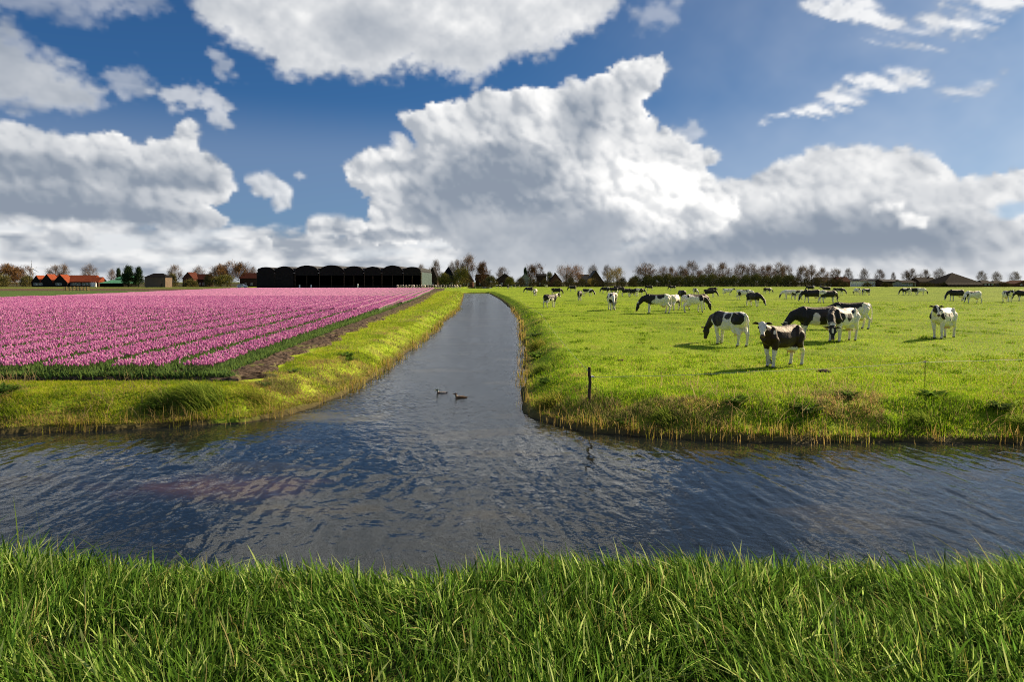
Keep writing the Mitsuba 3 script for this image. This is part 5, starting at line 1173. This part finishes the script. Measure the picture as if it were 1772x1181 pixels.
def duck(label, x, y, heading, size, male):
    k = key_for('duck')
    P_ = [hull(ball((-.16, 0, .055), .055, (1.3, 1, .8)), ball((.02, 0, .05), .095, (1.25, 1, .85)), ball((.12, 0, .055), .075, (1.1, 1, .95)), ball((-.25, 0, .095), .02, (1.4, 1, .6)))]
    P_ += chain([(.14, 0, .08, .055), (.175, 0, .15, .036), (.185, 0, .185, .036)])
    P_.append(hull(ball((.185, 0, .205), .043, (1.15, .9, 1)), ball((.215, 0, .20), .03)))
    bill = hull(ball((.235, 0, .198), .02, (1, 1, .9)), ball((.295, 0, .185), .019, (1, 1.15, .4)))
    m = M3.batch_boolean(P_, manifold3d.OpType.Add).refine_to_length(.012).to_mesh()
    tm = trimesh.Trimesh(m.vert_properties[:, :3].astype(float), m.tri_verts, process=True); tm.merge_vertices()
    trimesh.smoothing.filter_taubin(tm, .5, .53, 6)
    v = np.array(tm.vertices)
    nz = meshkit.fbm(v * 45, 2, 3)[:, None]
    if male:
        c = np.where(nz > .5, [.42, .40, .37], [.50, .48, .45])
        c = np.where((v[:, 0] > .07)[:, None], [.075, .03, .018], c)
        c = np.where(((v[:, 2] > .145) & (v[:, 0] > .1))[:, None], [.008, .045, .02], c)
        c = np.where(((v[:, 2] > .128) & (v[:, 2] < .146) & (v[:, 0] > .1))[:, None], [.7, .7, .68], c)
        c = np.where((v[:, 0] < -.19)[:, None], [.012, .012, .012], c)
        c = np.where(((v[:, 2] > .1) & (v[:, 0] < .06) & (v[:, 0] > -.18))[:, None], [.13, .10, .08], c)
    else:
        c = np.where(nz > .5, [.10, .055, .025], [.20, .125, .065])
        c = np.where(((v[:, 2] > .2) & (v[:, 0] > .1))[:, None], [.07, .04, .022], c)
    w = T().translate([x, y, -.05]).rotate([0, 0, 1], heading).scale(size)
    scene[f'{k}__body'] = mikit.ply((v, np.array(tm.faces)), 'hide', True, color=c, to_world=w)
    b = bill.to_mesh()
    scene[f'{k}__bill'] = mikit.ply((b.vert_properties[:, :3], b.tri_verts), 'bill_yellow' if male else 'bill_brown', 30, to_world=w)
    for s in (-1, 1):
        scene[key_for(f'{k}__wing')] = mikit.ply((np.vstack([ball((-.05, s * .088, .075), .1, (1.35, .16, .45)), ]), trimesh.creation.icosphere(1).faces), 'wing_grey' if male else 'wing_brown', True, to_world=w)
        scene[key_for(f'{k}__eye')] = mikit.ply((ball((.215, s * .036, .215), .006), trimesh.creation.icosphere(1).faces), 'eye_ball', True, to_world=w)
    tag(k, label, 'duck', 'pair of ducks on the ditch mouth')


matte('bill_yellow', (.45, .38, .06), .05, 20); matte('bill_brown', (.22, .10, .03), .1, 20)
matte('wing_grey', (.33, .30, .27), .2, 40); matte('wing_brown', (.12, .07, .035), .4, 40)
duck('drake with dark green head and pale flank swimming left', -2.04, 19.75, 188, .66, True)
duck('brown female duck swimming behind the drake', -1.43, 18.95, 176, .72, False)
WEEDS = [
    ('big leafy weed on the left bank, leftmost', -11.9, 15.9, 0.42, 60),
    ('dark leafy weed low on the left bank by the tussock', -8.15, 15.6, 0.3, 40),
    ('small leafy weed right of the soil strip', -6.3, 19.6, 0.22, 26),
    ('dark leafy weed halfway up the ditch bank', -5.9, 24.2, 0.35, 40),
    ('second dark leafy weed beside the halfway one', -5.6, 23.3, 0.28, 30),
    ('leafy weed at the near corner of the ditch bank', -6.4, 17.6, 0.25, 30),
    ('leafy weed at the foot of the corner post', 2.4, 14.7, 0.24, 30),
    ('leafy weed on the right bank left of the brown patch', 4.9, 14.9, 0.32, 45),
    ('dark leafy weed in the middle of the right bank', 6.3, 14.6, 0.36, 55),
    ('leafy weed above the brown patch on the right bank', 7.6, 15.4, 0.3, 40),
    ('leafy weed on the bank near the right edge', 9.4, 15.3, 0.36, 50),
    ('rightmost leafy weed on the right bank', 10.4, 14.6, 0.3, 40),
    ('leafy weed on the ditch bank right of the ducks', 0.95, 19.4, 0.3, 40),
    ('tall leafy weed farther up the right ditch bank', 1.05, 27.0, 0.45, 60),
    ('leafy weed far up the right ditch bank', 1.3, 36.0, 0.5, 60),
]
TUSSOCKS = [
    ('large dark wind-bent tussock on the left bank', -7.25, 16.0, 0.55, 0.5, 900, 1),
    ('dark tussock left of the large bent one', -8.0, 15.75, 0.4, 0.32, 420, 1),
    ('yellowish tussock near the soil corner', -6.1, 16.6, 0.5, 0.3, 420, 0),
    ('tussock hanging over the ditch on its right bank', 1.0, 22.5, 0.4, 0.36, 360, 1),
    ('straw tussock at the right corner of the ditch', 0.95, 16.6, 0.35, 0.34, 360, 0),
    ('round green tussock right of the corner post', 3.3, 14.6, 0.3, 0.28, 300, 1),
    ('green tussock at the lower right bank', 8.6, 14.2, 0.35, 0.26, 330, 1),
    ('yellow tussock on the far ditch bank at right', 1.1, 30, 0.5, 0.45, 350, 0),
    ('long grass tussock at far right of the bank', 10.6, 14.0, 0.35, 0.28, 320, 1),
]
# ------------------------------------------------------------------ plants
def blades(xy, z, h, w, colours, lean=.35, segs=2, wind=(-.12, -.05), curl=.5, r=rng, dirs=None):
    """Grass blades as narrow strips. Returns vertices, faces, vertex colours."""
    n = len(xy)
    h, w = np.broadcast_to(h, n).astype(float), np.broadcast_to(w, n).astype(float)
    an = r.random(n) * 2 * np.pi if dirs is None else dirs
    ln = np.abs(r.normal(0, lean, n))
    d = np.stack([np.cos(an) * ln + wind[0], np.sin(an) * ln + wind[1]], 1)
    fa = r.random(n) * np.pi
    side = np.stack([np.cos(fa), np.sin(fa), np.zeros(n)], 1)
    v = []
    cu = r.uniform(.2, 1, n) * curl
    for i in range(segs + 1):
        t = i / segs
        out = d * (h * (t * .5 + t * t * (.5 + cu)))[:, None]
        drop = np.clip(1 - (np.linalg.norm(d, axis=1) * (.4 + cu)) ** 2 * t * .45, .3, 1)
        c = np.c_[xy + out, z + h * t * drop]
        if i == segs:
            v.append(c[:, None])
        else:
            ww = w * (1 - .25 * t) * (.75 + .5 * t * (1 - t))
            v.append(np.stack([c - side * ww[:, None] / 2, c + side * ww[:, None] / 2], 1))
    v = np.concatenate(v, 1)
    k = 2 * segs + 1
    f = []
    for i in range(segs):
        b = 2 * i
        f += [[b, b + 1, b + 2]] if i == segs - 1 else [[b, b + 1, b + 3], [b, b + 3, b + 2]]
    F_ = (np.arange(n)[:, None, None] * k + np.array(f)[None]).reshape(-1, 3)
    C_ = np.repeat(colours, k, 0)
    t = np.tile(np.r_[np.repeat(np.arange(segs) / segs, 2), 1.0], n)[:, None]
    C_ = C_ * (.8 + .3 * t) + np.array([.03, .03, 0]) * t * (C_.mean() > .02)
    return v.reshape(-1, 3), F_, C_


def join(parts_):
    v, f, c, n = [], [], [], 0
    for a, b, d in parts_:
        v.append(a); f.append(b + n); c.append(d); n += len(a)
    return np.vstack(v), np.vstack(f), np.vstack(c)


def scatter(n, x0, x1, y0, y1, r=rng):
    return np.c_[r.uniform(x0, x1, n), r.uniform(y0, y1, n)]


def in_view(q, slack=.06):
    return np.abs(q[:, 0]) < (.75 + slack) * q[:, 1] + 1.0


def palette(n, cols, weights, r=rng, var=.25):
    c = np.array(cols)[r.choice(len(cols), n, p=np.array(weights) / np.sum(weights))]
    return c * r.uniform(1 - var, 1 + var, (n, 1))


def zones(q, seed=3):
    p = np.c_[q * .55, np.zeros(len(q))]
    return meshkit.fbm(p, 3, seed)


MEADOW = ([.18, .32, .012], [.27, .39, .02], [.12, .24, .014], [.35, .38, .06])
# pasture and banks right, left bank: short grass, denser near the water
def turf(key, label, boxes, keep, cols=MEADOW):
    out = []
    for (x0, x1, y0, y1, dens, h, w) in boxes:
        n = int((x1 - x0) * (y1 - y0) * dens)
        q = scatter(n, x0, x1, y0, y1)
        q = q[in_view(q)]
        d = -below(q[:, 0], q[:, 1], WATER)
        ok = (d > .12) & keep(q[:, 0], q[:, 1])
        q, d = q[ok], d[ok]
        zn, zf = zones(q), zones(q * 4, 8)
        ok = rng.random(len(q)) < np.clip(1.1 - .45 * step(.52, .68, zf) * (d < 2.6), .12, 1)
        q, d, zn, zf = q[ok], d[ok], zn[ok], zf[ok]
        n = len(q)
        c = palette(n, cols, (4, 4, 3, 1), var=.15)
        dry = (rng.random(n) < np.clip(.12 + 1.3 * step(.5, .68, zn) * np.exp(-((d - 1.2) / .9) ** 2) + .3 * np.exp(-d / .35), 0, .85))
        c[dry] = palette(int(dry.sum()), ([.30, .22, .10], [.22, .15, .07], [.36, .29, .12]), (3, 2, 2))
        c *= (.78 + .5 * zones(q * .5, 14))[:, None]
        dk = (zf < .42) & (d < 3.0) & (d > .3)
        c[dk] *= np.array([.62, .75, .8])
        hh = h * rng.uniform(.5, 1.3, n) * (1 + .6 * np.exp(-((d - .6) / .7) ** 2) * (zf < .5) + .3 * (zf < .42))
        out.append(blades(q, ground_z(q[:, 0], q[:, 1]) - .01, hh, w * rng.uniform(.7, 1.3, n), c, lean=.45, segs=1 if y0 > 19 else 2, wind=(-.08, -.1)))
    if key == 'pasture_grass':                               # rank tufts that the cows leave standing
        rt = np.random.default_rng(44)
        y_ = 16.5 * (90 / 16.5) ** rt.random(260)
        x_ = rt.uniform(1.0, 1, 260) * 1.2 + rt.random(260) * (.74 * y_)
        m_ = (26 + 20 * rt.random(260)).astype(int)
        q = np.repeat(np.c_[x_, y_], m_, 0)
        sp = np.repeat(.07 + .10 * rt.random(260) + .0015 * y_, m_)
        q = q + rt.normal(0, 1, q.shape) * sp[:, None]
        c = palette(len(q), ([.09, .18, .012], [.13, .22, .02], [.07, .14, .015]), (2, 2, 1), rt)
        out.append(blades(q, ground_z(q[:, 0], q[:, 1]) - .01, rt.uniform(.07, .15, len(q)), .012 + .0006 * q[:, 1], c, lean=.4, segs=2, wind=(-.08, -.1), r=rt))
    v, f, c = join(out)
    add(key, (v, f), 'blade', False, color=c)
    tag(key, label, 'grass', kind='stuff')


turf('pasture_grass', 'bright yellow green short grass of the cow pasture and its bank',
     [(.2, 13.5, 13.3, 16.2, 1500, .085, .012), (.2, 14.5, 16.2, 19, 800, .07, .013), (.2, 17.5, 19, 24, 330, .065, .016), (.2, 25, 24, 34, 130, .065, .024), (.2, 42, 34, 56, 45, .07, .036), (-4, 66, 56, 92, 13, .08, .06)],
     lambda x, y: x > .25 - .055 * np.clip(y - 50, 0, 200))
turf('bank_grass', 'yellow green grass of the left bank between water and soil',
     [(-14.5, -4.5, 14.2, 18.2, 2300, .075, .011), (-9.5, -4, 18.2, 26, 1000, .08, .013), (-10, -4, 26, 45, 300, .09, .02), (-14, -4, 45, 110, 60, .12, .04), (-26, -6, 110, 199, 9, .16, .09)],
     lambda x, y: (x < -2) & np.where(y < 18.6, y < 17.75 + np.clip((x + 6.4) * 1.1, -20, 0) * 0 + np.where(x > -6.6, 3, 0), x > (-5.85 - .083 * y) + .45 + .15 * np.sin(y * 1.3)), ([.23, .32, .012], [.33, .38, .03], [.17, .25, .014], [.42, .38, .09]))

# reeds and straw at the water line
def waterline(x0, x1, n, side):
    """Points along the canal's and the ditch's far edges."""
    w = np.array(WATER)
    segs_ = [(w[i], w[(i + 1) % len(w)]) for i in range(len(w))]
    segs_ = [s for s in segs_ if min(s[0][1], s[1][1]) > 9 and max(s[0][1], s[1][1]) < 90 and (s[0][0] + s[1][0]) * side > -2.5 * (side > 0) - 0]
    L = np.array([np.linalg.norm(np.subtract(*s)) / max(14, s[0][1]) ** 1.2 for s in segs_])
    k = rng.choice(len(segs_), n, p=L / L.sum())
    t = rng.random(n)[:, None]
    a, b = np.array([s[0] for s in segs_])[k], np.array([s[1] for s in segs_])[k]
    return a * (1 - t) + b * t


for side, key, lab, n in ((1, 'reed_fringe', 'straw yellow reed stubble along the right water edge', 11000), (-1, 'sedge_fringe', 'yellow green sedge and straw along the left water edge', 10000)):
    q = waterline(-20, 20, n, side) + rng.normal(0, .14, (n, 2)) + np.array([0, .10])
    cl = meshkit.fbm(np.c_[q * 1.3, np.zeros(n)], 3, 4)
    q = q[in_view(q) & (rng.random(n) < np.clip((cl - .38) * 5, .05, 1))]
    n = len(q)
    c = palette(n, ([.34, .25, .08], [.26, .17, .06], [.20, .21, .03], [.42, .33, .14]), (4, 2, 3 if side > 0 else 6, 2))
    v, f, cc = blades(q, ground_z(q[:, 0], q[:, 1]).clip(-.1, 1) - .03, rng.uniform(.14, .42, n), rng.uniform(.008, .018, n) * np.clip(q[:, 1] / 17, 1, 3), c, lean=.13, segs=2, wind=(0, 0), curl=.2)
    add(key, (v, f), 'blade', False, color=cc)
    tag(key, lab, 'reeds', kind='stuff')

# long dead straw and dry stalks lying on the banks
n = 2600
q = np.vstack([scatter(1500, .5, 13, 14, 17), scatter(1100, -13.5, -5, 14.6, 18)])
q = q[(-below(q[:, 0], q[:, 1], WATER) > .15) & (zones(q * 1.6, 21) > .56) & in_view(q)]
n = len(q)
v, f, c = blades(q, ground_z(q[:, 0], q[:, 1]) + .02, rng.uniform(.2, .5, n), .012, palette(n, ([.36, .28, .16], [.24, .17, .10]), (1, 1)), lean=1.6, segs=2, wind=(0, -.3), curl=.1)
add('dry_stalks', (v, f), 'blade', False, color=c)
tag('dry_stalks', 'pale dead stalks lying on both banks', 'straw', kind='stuff')


# leafy weeds on the banks, one by one
def weed(label, x, y, size, n, col, group=None, name='leafy_weed', cat='weed', seed=0, tall=1.0):
    r = np.random.default_rng(seed + 500)
    out = []
    z = float(ground_z(np.array([x]), np.array([y]))[0])
    for i in range(n):
        an, ln = r.random() * 2 * np.pi, size * r.uniform(.45, 1)
        tilt = r.uniform(.25, 1.15) * tall
        u = np.array([math.cos(an), math.sin(an), 0]); s_ = np.array([-u[1], u[0], 0])
        b = np.array([x, y, z]) + u * size * r.uniform(0, .5) + np.array([r.normal(0, .12), r.normal(0, .12), 0]) * size
        m_ = b + u * ln * .5 * math.cos(tilt) + np.array([0, 0, ln * .5 * math.sin(tilt)])
        e = b + u * ln * math.cos(tilt * .5) + np.array([0, 0, ln * .62 * math.sin(tilt)])
        ln *= .62
        w_ = ln * r.uniform(.14, .24)
        v = np.array([b - s_ * .01, b + s_ * .01, m_ - s_ * w_, m_ + [0, 0, -w_ * .25], m_ + s_ * w_, e])
        out.append((v, np.array([[0, 1, 3], [0, 3, 2], [1, 4, 3], [2, 3, 5], [3, 4, 5]]), np.tile(np.array(col) * r.uniform(.7, 1.3), (6, 1))))
    v, f, c = join(out)
    k = key_for(name)
    add(f'{k}__leaves', (v, f), 'blade', False, color=c)
    add(f'{k}__stem', MB().bar((x, y, z - .03), (x, y, z + size * .35), .012 + .01 * size, .006, 5).mesh(), 'old_wood')
    tag(k, label, cat, group)


for i, (lab, x, y, s, n) in enumerate(WEEDS):
    weed(lab, x, y, s, int(n * 1.8), ([.08, .15, .03], [.10, .18, .03], [.09, .14, .045])[i % 3], 'leafy weeds on the banks', seed=i)


def tussock(label, x, y, rad, h, n, cols, seed, wind=(-.5, -.15)):
    r = np.random.default_rng(900 + seed)
    q = np.clip(r.normal(0, rad * .42, (n, 2)), -rad * .9, rad * .9) + [x, y]
    z = ground_z(q[:, 0], q[:, 1])
    dist = np.hypot(*(q - [x, y]).T) / rad
    c = palette(n, cols, np.ones(len(cols)), r)
    v, f, c = blades(q, z - .02, h * r.uniform(.55, 1.15, n) * np.clip(1.15 - .5 * dist, .3, 1.2), r.uniform(.010, .02, n), c, lean=.4, segs=3, wind=wind, r=r)
    k = key_for('grass_tussock')
    add(f'{k}__blades', (v, f), 'blade', False, color=c)
    tag(k, label, 'grass tussock', 'long grass tussocks on the banks')


for i, (lab, x, y, rad, h, n, dark) in enumerate(TUSSOCKS):
    tussock(lab, x, y, rad, h, n, [[.08, .15, .02], [.12, .20, .03], [.20, .26, .05]] if dark else [[.16, .20, .03], [.26, .22, .06], [.12, .17, .02]], i)

# ------------------------------------------------------------------ the tulip field
PINKS = ([.54, .20, .44], [.60, .27, .51], [.45, .15, .38], [.70, .42, .61])
LEAF = ([.075, .15, .05], [.10, .19, .06], [.06, .12, .045])


def tulip_parts(q, z, r, lod):
    """Cups on leaves. lod 0: full flower, 1: fewer faces, 2: a cup only."""
    n = len(q)
    hh = r.uniform(.27, .36, n)
    cw, ch = r.uniform(.017, .024, n) * (1 if lod < 2 else 1.4), r.uniform(.06, .085, n) * (1 if lod < 2 else 1.25)
    lx = r.normal(0, .018, (n, 2))
    k = 6 if lod == 0 else 4 if lod == 1 else 3
    an = np.arange(k) * 2 * np.pi / k
    a0 = r.random(n) * 2 * np.pi
    A = a0[:, None] + an[None]
    cs = np.stack([np.cos(A), np.sin(A)], -1)
    C = q + lx
    bot = np.c_[C, z + hh][:, None]
    mid = np.concatenate([C[:, None] + cs * cw[:, None, None], np.broadcast_to((z + hh + ch * .42)[:, None, None], (n, k, 1))], -1)
    jag = r.uniform(.85, 1.1, (n, k, 1))
    top = np.concatenate([C[:, None] + cs * (cw * .62)[:, None, None], (z + hh)[:, None, None] + ch[:, None, None] * jag], -1)
    v = np.concatenate([bot, mid, top], 1)
    f = []
    for i in range(k):
        j = (i + 1) % k
        f += [[0, 1 + j, 1 + i], [1 + i, 1 + j, 1 + k + i], [1 + j, 1 + k + j, 1 + k + i]]
    m = 2 * k + 1
    F_ = (np.arange(n)[:, None, None] * m + np.array(f)[None]).reshape(-1, 3)
    pal = palette(n, PINKS, (5, 4, 3, 2), r, .12)
    col = np.repeat(pal, m, 0).reshape(n, m, 3)
    col[:, 0] = col[:, 0] * .5 + np.array([.4, .38, .3]) * .5
    col[:, 1 + k:] *= 1.08
    out = [(v.reshape(-1, 3), F_, np.clip(col.reshape(-1, 3), 0, .9))]
    # stems and leaves
    if lod < 2:
        out.append(blades(q, z, hh + .01, .012, palette(n, LEAF, (1, 1, 1), r), lean=.03, segs=1, wind=(0, 0), r=r))
    for i in range(3 if lod == 0 else 2 if lod == 1 else 1):
        out.append(blades(q + r.normal(0, .02, (n, 2)), z - .01, hh * r.uniform(.6, .95, n), r.uniform(.035, .06, n) * (1 if lod < 2 else 1.6), palette(n, LEAF, (1, 1, 1), r), lean=.32, segs=2 if lod < 2 else 1, wind=(-.03, 0), r=r))
    return out


def bed_ok(x, y, r, gap=.52):
    lat = (x + .1 * y + .06 * np.sin(y * .3)) % 1.9
    return (lat > gap) | (r.random(len(x)) < .02)


def field_points(n, y0, y1, r):
    y = r.uniform(y0, y1, n)
    x = r.uniform(0, 1, n)
    er = -5.85 - .083 * y - .35 * np.sin(y * .05) - .38
    el = np.maximum(-.80 * y - 1.5, -53.7 - .213 * y)
    x = el + (er - el) * x
    return np.c_[x, y]


r = np.random.default_rng(77)
parts_ = []
first = None
for y0, y1, dens, lod in ((18.25, 24, 125, 0), (24, 38, 105, 1), (38, 62, 52, 2), (62, 110, 18, 2)):
    area = .5 * (.80 * y1 + 1.5 - 6.4 - .083 * y1 + .80 * y0 + 1.5 - 6.4 - .083 * y0) * (y1 - y0)
    q = field_points(int(area * dens), y0, y1, r)
    q = q[bed_ok(q[:, 0], q[:, 1], r)]
    patch = meshkit.fbm(np.c_[q * .5, np.zeros(len(q))], 2, 6)
    q = q[r.random(len(q)) < np.clip(1.2 - .45 * step(.5, .75, patch), .3, 1)]
    if lod == 0:
        order = np.argsort(q[:, 1] + 2.2 * np.abs(q[:, 0] + 10) * .05)
        first, q = q[order[:300]], q[order[300:]]
    parts_ += tulip_parts(q, np.full(len(q), .66), r, lod)
# leaf fringe: tulips without flowers at the near end and along the soil strip
q = np.vstack([np.c_[r.uniform(-17, -7.4, 3800), 18.2 + r.normal(0, .09, 3800)], np.c_[(lambda y: np.c_[-5.85 - .083 * y - .35 * np.sin(y * .05) + r.uniform(-.40, -.12, len(y)), y])(r.uniform(18.3, 70, 9000))]])
parts_.append(blades(q, np.full(len(q), .64), r.uniform(.12, .24, len(q)), r.uniform(.03, .055, len(q)), palette(len(q), LEAF + ([.12, .19, .04],), (2, 2, 2, 1), r), lean=.35, segs=2, r=r))
v, f, c = join(parts_)
add('tulip_field', (v, f), 'petal', False, color=c)
tag('tulip_field', 'pink tulips in bloom filling the field in long rows', 'tulips', kind='stuff')
for x, y in first:
    v, f, c = join(tulip_parts(np.array([[0.0, 0.0]]), np.array([0.0]), r, 0))
    k = key_for('tulip')
    add(k, (v + [x, y, .655], f), 'petal', False, color=c)
    tag(k, 'pink tulip in the front edge of the field nearest the water', 'tulip', 'pink tulips at the near edge of the field')


# beds too far to tell the flowers apart: low ridges of bloom between dark furrows
def bloom(p, n, uv):
    t = fbm(p.x * 6, p.y * 3, p.z * 7)
    big = fbm(p.x * .08, p.y * .05, 3.0)
    patchy = fbm(p.x * .5, p.y * .25, 1.0)
    c = mix((.20, .07, .155), (.33, .145, .27), smoothstep(.3, .7, t))
    g = smoothstep(.60, .74, .6 * t + .4 * patchy) * .75
    c = mix(c, (.07, .10, .04), g)
    c = mix(c, (.25, .11, .21), .4 * big)
    return mix((.04, .07, .03), c, smoothstep(.82, .92, p.z))


scene['bloom'] = {'type': 'twosided', 'bsdf': {'type': 'bumpmap', 'scale': .12, 'arbitrary': proc(lambda p, n, uv: fbm(p.x * 5, p.y * 4, 1.0), 1e-2),
                  'bsdf': {'type': 'principled', 'base_color': proc(bloom), 'roughness': .9, 'specular': .1, 'sheen': .3}}}
ys = np.r_[np.arange(60, 110, 2.0), np.geomspace(110, FAR, 60)]
mb = MB()
for b in range(72):
    lat0 = -6.2 - 1.9 * b
    rows_ = []
    for y in ys:
        s_ = .06 * math.sin(y * .3)
        c0 = math.floor((edge_r(60) + .1 * 60) / 1.9) * 1.9
        a_ = c0 - 1.9 * b + .52 - .1 * y - s_
        b_ = a_ + 1.38
        a2, b2 = max(a_, edge_l(y)), min(b_, edge_r(y) - .6)
        if b2 - a2 < .3:
            rows_.append(None); continue
        zt = .66 + .30 + .02 * math.sin(y * 1.7 + b)
        rows_.append([(a2, y, .62), (a2 + .1, y, zt), ((a2 + b2) / 2, y, zt + .03), (b2 - .1, y, zt), (b2, y, .62)])
    for p_, q_ in zip(rows_, rows_[1:]):
        if p_ and q_:
            mb.put(p_ + q_, [[i, i + 1, i + 6, i + 5] for i in range(4)])
v, f = mb.mesh()
add('tulip_beds', (v, f), 'bloom')
tag('tulip_beds', 'distant pink tulip beds running to the black barn', 'tulips', kind='stuff')

# ------------------------------------------------------------------ long grass on the dike in front
r = np.random.default_rng(5)
def dike():
    out = []
    for n, h, w, lean, cols, wt in ((60000, .205, .0090, .52, ([.045, .12, .018], [.12, .26, .04], [.022, .065, .010], [.32, .46, .12]), (5, 4, 3, 3)),
                                  (14000, .255, .0115, .68, ([.07, .18, .03], [.035, .10, .015], [.36, .46, .17]), (3, 4, 2)),
                                  (4200, .25, .0055, .9, ([.30, .26, .12], [.22, .22, .06]), (1, 1)),
                                  (240, .40, .007, .2, ([.10, .17, .03], [.24, .22, .10]), (2, 1))):
        y = 1.5 + 4.0 * r.random(n) ** .8
        x = r.uniform(-1, 1, n) * (.82 * y + .9)
        q = np.c_[x, y]
        cl = meshkit.fbm(np.c_[q * 2.2, np.zeros(n)], 3, 31)
        big = meshkit.fbm(np.c_[q * .9, np.zeros(n)], 2, 32)
        hole = np.zeros(n)
        for hx, hy, hr in ((-2.15, 3.45, .26), (2.0, 3.85, .28), (-.1, 4.0, .20), (.8, 2.95, .18), (-1.1, 2.9, .15)):
            hole = np.maximum(hole, np.exp(-((x - hx) ** 2 + ((y - hy) * 1.2) ** 2) / hr ** 2))
        keep = r.random(n) < np.clip(1.15 - .8 * hole - .6 * step(.6, .75, cl), .04, 1)
        q, cl, big, hole = q[keep], cl[keep], big[keep], hole[keep]
        m = len(q)
        hh = h * r.uniform(.55, 1.2, m) * (.66 + .62 * big) * (1 - .22 * np.exp(-((q[:, 0] + .66) / .45) ** 2)) * (1 - .45 * hole)
        ang = 2 * np.pi * meshkit.fbm(np.c_[q * 1.1, np.zeros(m)], 2, 35) * 2 + r.normal(0, 1.1, m)
        out.append(blades(q, ground_z(q[:, 0], q[:, 1]) - .02, hh, w * r.uniform(.6, 1.5, m), palette(m, cols, wt, r), lean=lean, segs=4, wind=(-.12, .02), curl=.9, r=r, dirs=ang))
    v, f, c = join(out)
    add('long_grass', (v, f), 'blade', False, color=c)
    tag('long_grass', 'long lush green grass on the dike in the foreground', 'grass', kind='stuff')


dike()

# ------------------------------------------------------------------ fence: corner post, thin stakes, tape
def gz(x, y):
    return float(ground_z(np.array([x]), np.array([y]))[0])


px_, py_ = 1.81, 15.9
k = key_for('fence_post')
z0 = gz(px_, py_)
mb = MB()
for i in range(6):
    t0, t1 = i / 6, (i + 1) / 6
    mb.bar((px_ + .012 * math.sin(i * 2), py_, z0 - .25 + (1.47 - z0) * t0), (px_ + .012 * math.sin(i * 2 + 2), py_, z0 - .25 + (1.47 - z0) * t1), .040 - .001 * i, .039 - .001 * i, 9)
add(f'{k}__shaft', mb.mesh(), 'old_wood', 40)
add(f'{k}__insulator', MB().bar((px_ + .03, py_ - .01, 1.0), (px_ + .10, py_ - .02, 1.0), .022, .016, 8).mesh(), 'white_paint')
tag(k, 'dark wooden corner post standing on the right bank', 'fence post')
top = np.array([px_ + .09, py_ - .02, 1.0])


def stake(label, x, y, h):
    k = key_for('fence_stake')
    z = gz(x, y)
    add(f'{k}__rod', MB().bar((x, y, z - .2), (x + .01, y, z + h), .009, .007, 6).mesh(), 'old_wood')
    add(f'{k}__clip', MB().box(x - .02, x + .02, y - .02, y + .02, z + h - .05, z + h - .01).mesh(), 'strap')
    tag(k, label, 'fence stake', 'thin stakes of the tape fence')
    return np.array([x, y - .03, z + h - .03])


def tape(label, pts, sag=.05, m='tape_white'):
    k = key_for('fence_tape')
    mb = MB()
    for a_, b_ in zip(pts, pts[1:]):
        prev = a_
        for t in np.linspace(0, 1, 9)[1:]:
            p_ = a_ * (1 - t) + b_ * t - np.array([0, 0, sag * 4 * t * (1 - t)])
            mb.bar(prev, p_, .0042, .0042, 4)
            prev = p_
    add(k, mb.mesh(), m)
    tag(k, label, 'fence tape')


scene['tape_white'] = {'type': 'principled', 'base_color': rgb(.55, .54, .46), 'roughness': .6}
s1 = stake('thin stake right of the white faced cow, near bank crest', 10.1, 16.7, .68)
s2 = stake('thin stake at the right edge of the picture', 17.5, 18.2, .75)
s3 = stake('thin stake along the ditch behind the corner post', 1.75, 41.0, .75)
tape('thin white fence tape crossing the pasture from the post to the right', [top, np.array([5.6, 15.9, 1.12]), s1, s2, np.array([26, 20, 1.35])], .03)
tape('thin white fence tape running back along the ditch', [top, s3, np.array([.8, 80, 1.3])], .12)


def molehill(label, x, y, s, seed):
    m = trimesh.creation.icosphere(3)
    v = np.array(m.vertices)
    v *= (1 + .5 * (meshkit.fbm(v * 3 + seed, 3, seed) - .5))[:, None] * [s, s * .8, s * .38]
    k = key_for('molehill')
    add(k, (v + [x, y, gz(x, y)], m.faces), 'soil', True)
    tag(k, label, 'molehill')


molehill('small dark molehill below the grazing cow with the collar', 9.05, 19.8, .2, 2)
molehill('flat earthy molehill left of the white faced cow', 3.6, 22.5, .14, 3)
